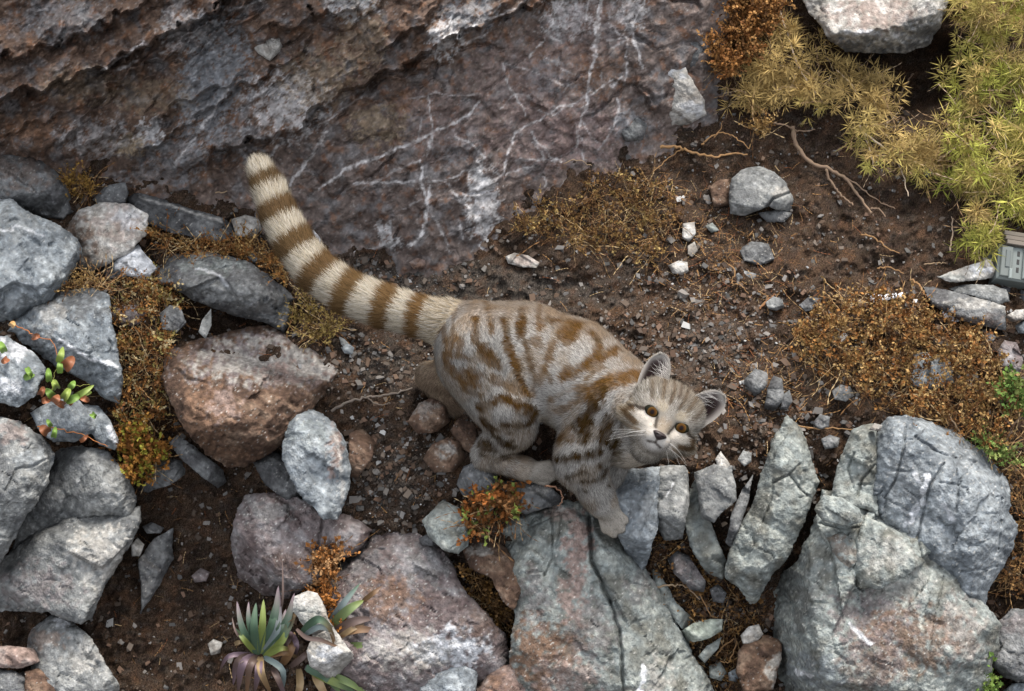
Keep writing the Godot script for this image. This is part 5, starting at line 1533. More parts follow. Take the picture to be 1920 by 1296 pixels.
# A low dry plant: sprigs and loose strands over an area, standing up to "tall" metres off the soil.
func dry_plant(called: String, label: String, cat_: String, poly: Array, sprigs: int, strands: int, pal: Array, straw: Array, tall := .05, base := .0, leaf := .0055, group := "") -> Node3D:
	rng.seed = hash(label)
	var q := flat(poly)
	var mid := Vector2.ZERO
	for p in q: mid += p / q.size()
	var at := V(mid.x, mid.y, lie(mid.x, mid.y))
	var root := thing(called, label, cat_, at, group)
	var kinds := [sprig(7, .030, leaf), sprig(10, .042, leaf), sprig(5, .024, leaf * 1.2), sprig(12, .034, leaf * .8)]
	for k in 4:
		var xs := []
		var cs := PackedColorArray()
		for i in sprigs / 4:
			var p := in_poly(q)
			# plants grow in tufts, not evenly
			for tries in 5:
				if nz.get_noise_2d(p.x * .028 + 11, p.y * .028) > .02 + rng.randf() * .3: break
				p = in_poly(q)
			var h := soil_h(p.x, p.y) + base + rng.randf() * tall * (.35 + 2.6 * maxf(0, nz.get_noise_2d(p.x * .028 + 11, p.y * .028)))
			var up := Vector3(rng.randf() - .5, .75, rng.randf_range(-.2, .8)) + Vector3(rng.randf() - .5, rng.randf() - .5, rng.randf() - .5)
			xs.append(Transform3D(turned(up, rng.randf() * TAU, rng.randf_range(.6, 1.25)), V(p.x, p.y, h) - at))
			cs.append(from_palette(pal))
		scatter("foliage" if k == 0 else "foliage_%03d" % k, kinds[k], M.leaf, xs, cs, root)
	if strands > 0:
		for k in 2:
			var xs := []
			var cs := PackedColorArray()
			for i in strands / 2:
				var p := in_poly(q)
				var h := soil_h(p.x, p.y) + base + rng.randf() * tall * .8
				xs.append(Transform3D(turned(Vector3(rng.randf() - .5, 1, rng.randf()), rng.randf() * TAU, rng.randf_range(.5, 1.4)), V(p.x, p.y, h) - at))
				cs.append(from_palette(straw))
			scatter("stems" if k == 0 else "stems_001", strand(.06, .0006 + .0004 * k), M.leaf, xs, cs, root)
	return root

func spiny_shrub(called: String, label: String, poly: Array, count: int, pal_of: Callable, tall: float, stems: Array) -> void:
	rng.seed = hash(label)
	var q := flat(poly)
	var mid := Vector2.ZERO
	for p in q: mid += p / q.size()
	var at := V(mid.x, mid.y, lie(mid.x, mid.y))
	var root := thing(called, label, "shrub", at)
	# boughs: each a small dome of whorls with a tint and a height of its own
	var boughs := []
	for i in count / 15:
		var p := in_poly(q)
		var inside := 1e9
		for e in q.size(): inside = minf(inside, seg_d(p, q[e], q[(e + 1) % q.size()]))
		var deep := clampf(inside / 60.0, 0, 1)
		boughs.append([p, lie(p.x, p.y) + .015 + tall * (.25 + .75 * sqrt(deep)) * rng.randf_range(.35, 1.0), rng.randf_range(16, 34), pal_of.call(p), rng.randf_range(.7, 1.2)])
	for k in 4:
		var kind := needle_whorl([9, 12, 7, 14][k], [.030, .025, .036, .020][k], .0010)
		var xs := []
		var cs := PackedColorArray()
		for i in count / 4:
			var bo = boughs[rng.randi() % boughs.size()]
			var d: Vector2 = Vector2.from_angle(rng.randf() * TAU) * bo[2] * sqrt(rng.randf())
			var p: Vector2 = bo[0] + d
			var h: float = bo[1] + .030 * (1.0 - d.length_squared() / (bo[2] * bo[2])) * bo[2] / 25.0 - .02 * rng.randf()
			var up := Vector3(d.x / bo[2] * 1.1, .5 - d.y / bo[2] * .5, .5 + d.y / bo[2] * .5) + Vector3(rng.randf() - .5, rng.randf() - .5, rng.randf() - .5) * .8
			xs.append(Transform3D(turned(up, rng.randf() * TAU, rng.randf_range(.7, 1.25)), V(p.x, p.y, h) - at))
			var c: Color = (bo[3] as Color).lerp(pal_of.call(p), .45)
			cs.append(c * bo[4] * rng.randf_range(.65, 1.25))
		scatter("foliage" if k == 0 else "foliage_%03d" % k, kind, M.leaf, xs, cs, root)
	var dead := []
	var dead_c := PackedColorArray()
	for i in count / 4:
		var bo = boughs[rng.randi() % boughs.size()]
		var d: Vector2 = Vector2.from_angle(rng.randf() * TAU) * bo[2] * rng.randf()
		dead.append(Transform3D(turned(Vector3(rng.randf() - .5, 1, rng.randf()), rng.randf() * TAU, rng.randf_range(.6, 1.5)), V(bo[0].x + d.x, bo[0].y + d.y, bo[1] - .025 + .05 * rng.randf()) - at))
		dead_c.append(from_palette([Color(.20, .13, .07), Color(.14, .09, .05), Color(.28, .21, .14)]))
	scatter("dead_twigs", strand(.06, .0007), M.leaf, dead, dead_c, root)
	for s in stems: _stem("stem", s, root, at)

# A woody stem: [radius (mm), lift, tint, plan line...]; the lift is over the soil in m and may be a pair from start to end.
func _stem(called: String, s: Array, root: Node, at: Vector3) -> MeshInstance3D:
	var pts := []
	var q := flat(s.slice(3))
	for i in q.size():
		var f := float(i) / (q.size() - 1)
		var up: float = s[1] if s[1] is float else lerpf(s[1][0], s[1][1], f)
		pts.append(V(q[i].x, q[i].y, soil_h(q[i].x, q[i].y) + up) - at)
	pts = spline(pts, 6)
	for i in pts.size(): pts[i] += Vector3(nz.get_noise_2d(i * .7, s[3]), nz.get_noise_2d(i * .7, s[4] + 40.0), nz.get_noise_2d(i * .7, 9)) * .004
	var c: Color = s[2]
	var tv := tube(PackedVector3Array(), PackedInt32Array(), PackedColorArray(), pts, s[0] * .001, s[0] * .00045, c, c * 1.25, 7)
	return put(called, build(tv[0], tv[1], tv[2]), M.wood, root)

func twig(called: String, label: String, cat_: String, lines: Array, group := "") -> void:
	var q := flat(lines[0].slice(3))
	var at := V(q[0].x, q[0].y, lie(q[0].x, q[0].y))
	if lines.size() == 1:
		var m := _stem(called, lines[0], self, at)
		m.name = numbered(called)
		m.position = at
		tag(m, label, cat_, group)
		return
	var root := thing(called, label, cat_, at, group)
	for i in lines.size(): _stem("stem" if i == 0 else "branch", lines[i], root, at)

# A broad or strap leaf along plan points with heights: [x, y, h, ...]
func leaf_blade(root: Node, at: Vector3, pts: Array, w: float, c0: Color, c1: Color, fold := .25, belly := .45, over_soil := true) -> MeshInstance3D:
	var ps := []
	for i in range(0, pts.size(), 3): ps.append(V(pts[i], pts[i + 1], pts[i + 2] + (lie(pts[i], pts[i + 1]) if over_soil else 0.0)) - at)
	ps = spline(ps, 5)
	var v := PackedVector3Array()
	var c := PackedColorArray()
	var m := ps.size()
	for i in m:
		var f := float(i) / (m - 1)
		var t: Vector3 = (ps[mini(i + 1, m - 1)] - ps[maxi(i - 1, 0)]).normalized()
		var out: Vector3 = (EYE - at - ps[i]).normalized()
		var s := t.cross(out).normalized()
		var nn := s.cross(t)
		var wide := w * .5 * pow(sin(PI * pow(lerpf(.08, 1.0, f), belly * 1.6)), .8)
		var k := c0.lerp(c1, smoothstep(.45, 1.0, f))
		for a in 5:
			var u := (a - 2) / 2.0
			v.append(ps[i] + s * u * wide + nn * absf(u) * wide * fold)
			c.append(k * (1.0 + .10 * (1 - absf(u))))
	return put("leaf", build(v, outward(v, grid_index(5, m)), c), M.blade, root)

# ---------------------------------------------------------------- plants

const TAN := [Color(.25, .155, .058), Color(.20, .12, .042), Color(.33, .22, .095), Color(.14, .075, .028)]
const RUST := [Color(.19, .085, .027), Color(.14, .058, .018), Color(.25, .12, .038), Color(.09, .042, .016)]
const STRAW := [Color(.24, .15, .07), Color(.15, .08, .035), Color(.10, .05, .022), Color(.34, .25, .14)]

func plants() -> void:
	var pal_gold := func(p: Vector2) -> Color:
		var g := clampf(nz.get_noise_2d(p.x * .02 + 5, p.y * .02) * 1.6 + (p.y - 250.0) / 160.0 + (.5 if p.distance_to(Vector2(1545, 190)) < 32 or p.distance_to(Vector2(1535, 100)) < 25 else 0.0) - .15 + rng.randf_range(-.25, .25), 0, 1)
		return Color(.40, .285, .11).lerp(Color(.24, .28, .05), g * g * g)
	var pal_lime := func(p: Vector2) -> Color:
		var g := clampf(.55 + nz.get_noise_2d(p.x * .018 + 45, p.y * .018) * 1.8 - (90.0 - p.y) / 260.0 * (1.0 if p.y < 90 else 0.0) - (.35 if p.x < 1800 and p.y < 130 else 0.0) + rng.randf_range(-.3, .3), 0, 1)
		return Color(.36, .26, .10).lerp(Color(.31, .30, .065), smoothstep(0, .65, g)).lerp(Color(.22, .30, .04), smoothstep(.85, 1.2, g) * .7)
	spiny_shrub("spiny_shrub", "golden tan spiny shrub sprawling down the bank under the pink topped boulder", [1335, 140, 1380, 100, 1450, 60, 1490, 45, 1530, 72, 1580, 95, 1625, 130, 1660, 160, 1700, 200, 1730, 240, 1760, 290, 1760, 335, 1690, 345, 1650, 320, 1610, 270, 1580, 240, 1560, 215, 1510, 210, 1440, 200, 1390, 180, 1345, 175], 1000, pal_gold, .085,
		[[2.2, [.05, .10], Color(.3, .24, .19), 1462, 20, 1478, 70, 1500, 130, 1530, 175], [2.0, [.09, .05], Color(.32, .26, .2), 1620, 250, 1665, 285, 1690, 320, 1704, 368], [1.6, [.08, .04], Color(.34, .27, .2), 1612, 235, 1630, 280, 1640, 318], [2.6, [.02, .07], Color(.22, .17, .13), 1682, 196, 1696, 165, 1712, 137], [1.6, [.06, .06], Color(.35, .28, .2), 1662, 240, 1664, 215, 1660, 195]])
	spiny_shrub("spiny_shrub", "tall lime green spiny shrub filling the north east corner", [1800, -60, 1990, -60, 1990, 400, 1930, 415, 1880, 425, 1850, 470, 1825, 468, 1800, 440, 1790, 390, 1760, 370, 1790, 330, 1770, 290, 1740, 270, 1760, 220, 1800, 190, 1790, 150, 1760, 160, 1770, 130, 1800, 110, 1785, 70, 1790, 20], 1900, pal_lime, .14,
		[[1.8, [.12, .14], Color(.36, .3, .2), 1896, 330, 1888, 290, 1885, 250], [1.8, [.1, .13], Color(.36, .3, .2), 1795, 180, 1800, 215, 1798, 240], [1.8, [.01, .03], Color(.26, .2, .15), 1782, 470, 1786, 430, 1784, 405]])
	dry_plant("dry_shrub", "rust brown shrub of crisp dead leaves at the top of the cliff's edge", "shrub", [1290, -40, 1450, -40, 1462, 10, 1440, 60, 1420, 100, 1390, 130, 1360, 150, 1340, 140, 1325, 90, 1318, 40, 1300, 10], 2400, 120, RUST + [Color(.28, .15, .055)], STRAW, .08, .03, .0068)
	dry_plant("dry_plant", "small tan tuft hanging from a twig at the cliff's edge", "plant", [1404, 225, 1424, 210, 1436, 240, 1424, 262, 1408, 250], 60, 10, TAN, STRAW, .02, .02)
	dry_plant("dry_plant", "matted yellow brown dry plant above the cat's back", "plant", [960, 425, 1010, 378, 1060, 390, 1100, 345, 1180, 318, 1262, 345, 1272, 410, 1244, 465, 1215, 502, 1150, 485, 1100, 478, 1040, 462, 985, 446], 720, 260, [Color(.17, .095, .036), Color(.11, .06, .022), Color(.27, .19, .075), Color(.21, .13, .048), Color(.08, .042, .02)], STRAW, .05, .0, .005)
	dry_plant("dry_plant", "big tangled orange brown dry plant on the eastern slope", "plant", [1490, 620, 1550, 556, 1620, 545, 1720, 562, 1790, 600, 1850, 640, 1890, 700, 1905, 780, 1880, 830, 1830, 840, 1760, 800, 1700, 790, 1640, 756, 1570, 712, 1500, 680], 2100, 560, [Color(.10, .055, .022), Color(.065, .034, .015)] + TAN + RUST + [Color(.32, .21, .085)], STRAW, .085, .0, .006)
	dry_plant("dry_plant", "strip of seedy orange dry plant between the west slabs and the brown boulder", "plant", [205, 545, 290, 505, 345, 540, 330, 640, 312, 690, 305, 760, 325, 800, 262, 850, 226, 830, 224, 740, 222, 660], 900, 260, RUST + [Color(.28, .19, .065), Color(.4, .32, .18), Color(.17, .145, .05)], STRAW, .06, .01, .005)
	dry_plant("dry_plant", "band of orange dry stems running behind the overhanging slab", "plant", [270, 440, 300, 432, 400, 456, 470, 448, 530, 490, 548, 545, 500, 500, 430, 482, 330, 484], 480, 160, RUST + TAN, STRAW, .045, .02, .005)
	dry_plant("dry_plant", "olive yellow dry plant below the bend of the tail", "plant", [540, 560, 560, 550, 610, 590, 640, 610, 620, 640, 580, 640, 545, 600], 200, 110, [Color(.2, .145, .045), Color(.15, .1, .032), Color(.27, .2, .075)], STRAW, .03, .0, .005)
	dry_plant("dry_plant", "ochre tuft of dry stems at the cliff foot behind the grey boulder", "plant", [120, 335, 150, 328, 182, 345, 178, 372, 140, 372], 130, 60, [Color(.23, .14, .035), Color(.17, .095, .027)], STRAW, .03, .01, .004)
	dry_plant("dry_plant", "pale straw tuft between the scooped boulder and the split slab", "plant", [108, 530, 150, 515, 200, 520, 205, 545, 160, 548, 120, 550], 60, 90, TAN, STRAW, .04, .05, .004)
	dry_plant("dry_plant", "brown hanging dry growth with yellow green tips above the gully", "plant", [226, 800, 258, 790, 282, 830, 318, 850, 320, 872, 282, 886, 262, 912, 240, 900, 232, 860], 420, 50, [Color(.2, .088, .02), Color(.15, .062, .018), Color(.25, .13, .03), Color(.2, .19, .03)], STRAW, .04, .07, .009)
	dry_plant("dry_plant", "rust coloured seed heads in the joint beside the huge purple boulder", "plant", [580, 1060, 600, 1040, 640, 1026, 645, 1042, 625, 1070, 612, 1100, 590, 1115], 220, 20, [Color(.27, .12, .04), Color(.2, .085, .026), Color(.33, .19, .09)], STRAW, .03, .10, .008)
	dry_plant("dry_plant", "thin trail of orange seed heads along the long pale stone", "plant", [598, 1110, 612, 1106, 632, 1150, 636, 1180, 622, 1172, 610, 1140], 80, 6, [Color(.26, .10, .025), Color(.2, .08, .02)], STRAW, .02, .16, .007)
	dry_plant("dry_plant", "dead grass trailing beside the domed blue slab", "plant", [1850, 838, 1990, 790, 1990, 1140, 1900, 1120, 1868, 1090, 1905, 1000, 1895, 930], 420, 420, [Color(.20, .10, .04), Color(.26, .15, .06), Color(.12, .07, .03)], STRAW, .03, .0, .005)
	dry_plant("leaf_litter", "dark leaf litter with curled stems filling the gully below the head", "leaf litter", [1215, 1010, 1260, 1000, 1330, 1050, 1370, 1090, 1420, 1130, 1436, 1190, 1400, 1230, 1390, 1300, 1340, 1300, 1290, 1180, 1240, 1100], 330, 260, [Color(.14, .075, .03), Color(.2, .11, .04), Color(.08, .05, .03)], STRAW, .03, .0, .006)
	dry_plant("leaf_litter", "brown litter in the joint west of the cracked boulder", "leaf litter", [862, 1066, 900, 1070, 930, 1100, 962, 1140, 968, 1220, 950, 1210, 920, 1150, 880, 1110], 160, 90, [Color(.14, .08, .035), Color(.22, .12, .04)], STRAW, .02, .02, .006)
	dry_plant("weed", "orange leaved weed with fresh green tips beside the five sided stone", "plant", [872, 960, 900, 935, 930, 925, 955, 915, 985, 950, 960, 975, 920, 990, 885, 1004], 260, 60, [Color(.25, .09, .025), Color(.18, .07, .02), Color(.12, .055, .02), Color(.10, .05, .02), Color(.17, .21, .05)], STRAW, .045, .05, .009)
	dry_plant("weed", "feathery green weed at the east edge below the purple grey rock", "plant", [1868, 712, 1885, 700, 1930, 720, 1940, 765, 1904, 780, 1884, 755], 120, 10, [Color(.07, .13, .03), Color(.11, .18, .04), Color(.14, .17, .05)], STRAW, .05, .04, .008)
	dry_plant("weed", "feathery green weed against the massive pale boulder at the south edge", "plant", [1816, 1296, 1822, 1262, 1840, 1240, 1858, 1262, 1870, 1300, 1860, 1330, 1820, 1330], 160, 6, [Color(.09, .15, .035), Color(.14, .2, .045)], STRAW, .05, .10, .007)
	dry_plant("weed", "low green sprigs where the domed slab meets the east bank", "plant", [1826, 832, 1846, 826, 1870, 840, 1900, 850, 1910, 880, 1880, 880, 1850, 850], 110, 20, [Color(.13, .2, .05), Color(.22, .26, .08)], STRAW, .03, .03, .006)
	# broad leaved seedling on the west slabs
	rng.seed = 41
	var at := V(110, 715, lie(110, 715) + .1)
	var root := thing("seedling", "trailing seedling with green and red brown leaves on the west slabs", "plant", at)
	for s in [[1.2, [.13, .16], Color(.3, .12, .05), 22, 608, 50, 620, 66, 632, 95, 640, 108, 670, 118, 700], [1.2, [.15, .15], Color(.32, .13, .05), 70, 800, 110, 805, 160, 818, 200, 838], [1.0, [.13, .17], Color(.2, .2, .06), 96, 735, 102, 700, 118, 660], [1.0, .15, Color(.2, .2, .06), 118, 740, 140, 725, 168, 722]]: _stem("stem", s, root, at)
	var G1 := Color(.12, .20, .04)
	var G2 := Color(.20, .26, .06)
	var R1 := Color(.20, .075, .035)
	for l in [[110, 680, 118, 650, 16, G2], [120, 690, 138, 668, 26, R1], [92, 715, 90, 690, 14, G1], [112, 700, 112, 672, 14, G1], [100, 745, 86, 728, 18, G1], [118, 748, 130, 728, 18, G2], [124, 752, 152, 740, 18, G1], [140, 745, 176, 722, 14, G2], [100, 755, 110, 740, 20, R1], [120, 760, 104, 752, 16, R1], [128, 756, 138, 744, 16, R1], [75, 740, 82, 725, 14, R1], [150, 742, 168, 752, 14, R1], [60, 700, 44, 710, 16, G1], [50, 690, 60, 706, 12, G1], [8, 660, 0, 640, 16, G1], [14, 672, 2, 680, 14, R1], [90, 812, 76, 798, 22, R1], [100, 820, 104, 800, 12, G1], [96, 800, 88, 786, 10, G1], [172, 776, 180, 782, 12, G1], [60, 632, 74, 628, 14, R1], [20, 612, 26, 602, 14, Color(.4, .24, .1)], [150, 828, 165, 815, 10, R1], [150, 738, 172, 735, 12, G2], [106, 728, 100, 712, 16, G2], [130, 728, 140, 714, 14, G1], [90, 748, 78, 752, 16, R1]]:
		var j := rng.randf_range(-.012, .012)
		leaf_blade(root, at, [l[0], l[1], .15 + j, (l[0] + l[2]) / 2.0, (l[1] + l[3]) / 2.0 + 1, .168 + j, l[2], l[3], .155 + j], l[4] * K * .82, l[5] * rng.randf_range(.8, 1.2), l[5] * rng.randf_range(.7, 1.2), rng.randf_range(.2, .9), rng.randf_range(.40, .52))
	# strap leaved rosettes
	at = V(490, 1225, .17)
	root = thing("strap_leaved_plant", "blue green strap leaved plant with dead leaves hanging below it", "plant", at)
	var BG := Color(.045, .080, .052)
	var YG := Color(.12, .15, .04)
	var PU := Color(.14, .10, .12)
	var BR := Color(.14, .08, .04)
	var DK := Color(.085, .058, .050)
	var TN := Color(.22, .155, .085)
	var BL := Color(.12, .15, .15)
	for l in [[484, 1228, 455, 1180, 444, 1127, 11, BG, PU], [484, 1224, 467, 1170, 466, 1128, 9, BG, PU], [482, 1228, 476, 1175, 480, 1130, 13, BG, BG], [488, 1226, 492, 1170, 494, 1124, 12, YG, YG], [490, 1226, 510, 1170, 516, 1128, 14, BG, BG], [490, 1224, 514, 1160, 522, 1098, 13, BG, PU], [492, 1226, 520, 1180, 524, 1112, 11, BL, PU], [494, 1226, 524, 1180, 536, 1142, 12, BG, PU], [494, 1228, 535, 1170, 552, 1112, 14, BG, PU], [496, 1230, 532, 1190, 558, 1142, 14, BG, BR], [496, 1232, 530, 1200, 548, 1156, 12, YG, YG], [480, 1226, 458, 1200, 441, 1178, 9, YG, BG], [480, 1224, 445, 1190, 435, 1157, 4, DK, DK], [500, 1230, 526, 1216, 545, 1220, 10, YG, BR], [520, 1180, 530, 1120, 529, 1046, 4, DK, DK]]:
		leaf_blade(root, at, [l[0], l[1], .175, l[2], l[3], .215, l[4], l[5], .20], l[6] * K * 1.12, l[7], l[8], .3, .46, false)
	for l in [[478, 1228, 430, 1230, 412, 1258, 8, PU, DK], [476, 1230, 446, 1240, 437, 1285, 12, DK, PU], [480, 1232, 455, 1245, 446, 1300, 14, PU, DK], [484, 1232, 468, 1250, 462, 1310, 12, DK, BR], [486, 1234, 484, 1260, 477, 1300, 12, PU, DK], [488, 1232, 490, 1262, 510, 1305, 12, TN, BR], [494, 1232, 530, 1258, 526, 1310, 10, BL, BL], [500, 1232, 535, 1225, 570, 1240, 8, BR, TN], [505, 1230, 538, 1200, 546, 1184, 14, DK, PU], [530, 1245, 546, 1215, 552, 1185, 14, BR, TN], [545, 1250, 570, 1230, 600, 1200, 10, DK, BR], [560, 1255, 562, 1290, 545, 1320, 12, TN, BR], [510, 1250, 522, 1275, 540, 1320, 10, DK, PU], [440, 1208, 450, 1204, 462, 1206, 7, TN, TN], [548, 1190, 556, 1210, 552, 1235, 9, PU, DK]]:
		leaf_blade(root, at, [l[0], l[1], .175, l[2], l[3], .205, l[4], l[5], .16], l[6] * K * 1.12, l[7], l[8], .45, .46, false)
	at = V(620, 1215, .2)
	root = thing("strap_leaved_plant", "green strap leaved plant growing out from behind the long pale stone", "plant", at)
	for l in [[620, 1165, 645, 1130, 675, 1094, 11, BL, BG], [622, 1172, 655, 1142, 682, 1126, 15, Color(.105, .145, .06), YG], [680, 1128, 700, 1112, 718, 1098, 8, BR, DK], [624, 1186, 665, 1165, 702, 1160, 14, DK, DK], [626, 1190, 670, 1180, 712, 1184, 14, BR, DK], [630, 1200, 660, 1180, 690, 1168, 9, TN, DK], [640, 1216, 680, 1214, 712, 1220, 16, Color(.105, .145, .055), YG], [708, 1220, 722, 1214, 738, 1212, 7, DK, DK], [650, 1230, 690, 1232, 714, 1244, 15, Color(.105, .145, .055), YG], [712, 1240, 724, 1252, 732, 1278, 6, BR, RUST[0]],
			[574, 1252, 610, 1268, 640, 1302, 15, BG, Color(.105, .145, .055)], [580, 1256, 620, 1276, 670, 1300, 14, YG, BG], [640, 1254, 690, 1268, 728, 1292, 12, PU, BL], [600, 1262, 650, 1278, 700, 1310, 12, Color(.105, .145, .055), YG], [590, 1262, 600, 1285, 620, 1320, 14, TN, BR]]:
		leaf_blade(root, at, [l[0], l[1], .22, l[2], l[3], .245, l[4], l[5], .23], l[6] * K * 1.12, l[7], l[8], .3, .46, false)
	for l in [[566, 1186, .27, 584, 1168, .30, 600, 1162, .31, 618, 1178, .305, 626, 1212, .285, 12, BG, BR], [570, 1192, .27, 588, 1180, .30, 602, 1176, .305, 622, 1186, .30, 628, 1206, .29, 9, BL, BR], [556, 1180, .27, 575, 1196, .295, 600, 1200, .30, 626, 1210, .29, 640, 1214, .28, 7, DK, BR]]:
		leaf_blade(root, at, l.slice(0, 15), l[15] * K * 1.12, l[16], l[17], .3, .46, false)

func twigs() -> void:
	var R := Color(.21, .125, .062)
	var P := Color(.26, .19, .125)
	var S := Color(.17, .12, .085)
	twig("exposed_root", "long forked grey brown root snaking down the bank under the golden shrub", "root", [[5.0, [.03, .012], S, 1486, 236, 1492, 270, 1520, 304, 1556, 318, 1590, 340, 1612, 370, 1634, 398], [3.0, [.015, .012], S, 1548, 318, 1560, 345, 1578, 366, 1600, 386], [2.0, .014, S, 1560, 320, 1605, 345, 1640, 372, 1680, 392], [2.2, .013, S, 1634, 392, 1648, 392, 1660, 406]])
	twig("exposed_root", "thin dark root looping behind the long forked root", "root", [[2.2, [.05, .02], S, 1450, 232, 1476, 236, 1495, 246, 1530, 244], [2.0, .03, S, 1488, 240, 1494, 270, 1498, 290]])
	twig("exposed_root", "yellow brown root arching over the dirt at the foot of the veined wall", "root", [[3.6, [.02, .016], R, 1238, 276, 1270, 276, 1300, 286, 1340, 294, 1374, 288, 1402, 290], [2.0, [.02, .03], R, 1316, 272, 1335, 256, 1360, 250, 1385, 262, 1405, 280], [1.4, .02, R, 1340, 258, 1352, 240, 1354, 228], [1.6, .014, R, 1278, 280, 1250, 300, 1225, 322]])
	twig("twig", "slender pale twig lying along the base of the veined wall", "twig", [[1.6, [.012, .012], P, 970, 300, 1010, 302, 1050, 308, 1080, 300, 1110, 312]])
	twig("twig", "dark stick leaning among the roots east of the golden shrub", "twig", [[2.6, [.02, .10], S, 1680, 200, 1692, 172, 1712, 138]])
	twig("twig", "curved orange twig next to the plank shaped stone", "twig", [[3.0, .02, R, 1710, 526, 1722, 534, 1730, 544, 1736, 558]])
	twig("twig", "curved rootlet on the bare slope above the dry bush", "twig", [[2.0, .01, R, 1614, 440, 1640, 446, 1662, 464, 1686, 476]])
	twig("twig", "short orange twig on the slope left of the wedge of rock", "twig", [[1.8, .01, R, 1645, 504, 1670, 502, 1695, 514]])
	twig("twig", "thin straight straw lying above the plank shaped stone", "twig", [[1.2, .012, P, 1732, 496, 1760, 494, 1772, 493]])
	twig("twig", "bent reddish rootlet hanging beside the slate pieces", "twig", [[2.0, .012, R, 1366, 496, 1378, 510, 1372, 530, 1390, 536, 1404, 552]])
	twig("twig", "small knotted twig of orange fibre by the white arrowhead stone", "twig", [[1.6, .012, R, 1420, 548, 1440, 556, 1428, 574], [1.4, .012, R, 1440, 590, 1442, 570, 1460, 552]])
	twig("twig", "long thin stalk lying across the tops of the fin and the wedge", "twig", [[1.8, [.03, .06], R, 1482, 792, 1520, 804, 1570, 804, 1626, 808]])
	twig("twig", "forked pale twig over the gully litter", "twig", [[2.2, [.05, .04], P, 1222, 1104, 1255, 1098, 1285, 1100, 1312, 1124], [1.6, .045, R, 1285, 1100, 1310, 1110, 1330, 1150, 1345, 1160]])
	twig("twig", "reddish twig lying on the face of the massive pale boulder", "twig", [[2.4, .20, Color(.24, .11, .06), 1688, 1210, 1700, 1226, 1722, 1246, 1742, 1262, 1762, 1294]])
	twig("twig", "orange stem arching through the gully litter by the leaf shaped stone", "twig", [[2.0, [.05, .06], R, 1342, 1230, 1360, 1210, 1380, 1200, 1368, 1240, 1350, 1240]])
	twig("twig", "bare grey branch tangle at the east edge", "twig", [[2.4, [.03, .06], S, 1862, 850, 1890, 820, 1906, 790, 1930, 770], [1.6, .06, S, 1900, 800, 1880, 780, 1876, 760], [2.0, .05, R, 1850, 850, 1890, 834, 1930, 820]])
	twig("twig", "pale dried stalk standing at the dry plant's lower edge", "twig", [[1.8, [.03, .08], P, 1800, 810, 1786, 790, 1780, 775]])
	twig("twig", "bleached root fibre crossing the grit behind the far hind foot", "twig", [[3.0, .012, Color(.15, .125, .105), 622, 770, 660, 752, 700, 744, 740, 738, 772, 728], [1.6, .012, Color(.14, .115, .095), 690, 748, 712, 760, 730, 756]])
	twig("twig", "thin arched stem by the corner of the overhanging slab", "twig", [[1.3, [.03, .01], R, 532, 596, 550, 618, 580, 632, 604, 650]])
	twig("twig", "curled yellow twig lying at the cliff foot beside the tail tip", "twig", [[1.6, .02, P, 404, 362, 430, 360, 450, 366, 462, 372]])
	twig("twig", "brown rootlet curling over the cracked boulder's top", "twig", [[1.8, [.14, .15], Color(.16, .09, .06), 1022, 912, 1040, 914, 1052, 924, 1054, 940, 1046, 950]])
	twig("twig", "straight dead stem on the slope just above the bush's west end", "twig", [[2.2, .012, Color(.2, .1, .05), 1426, 580, 1440, 562, 1454, 552]])

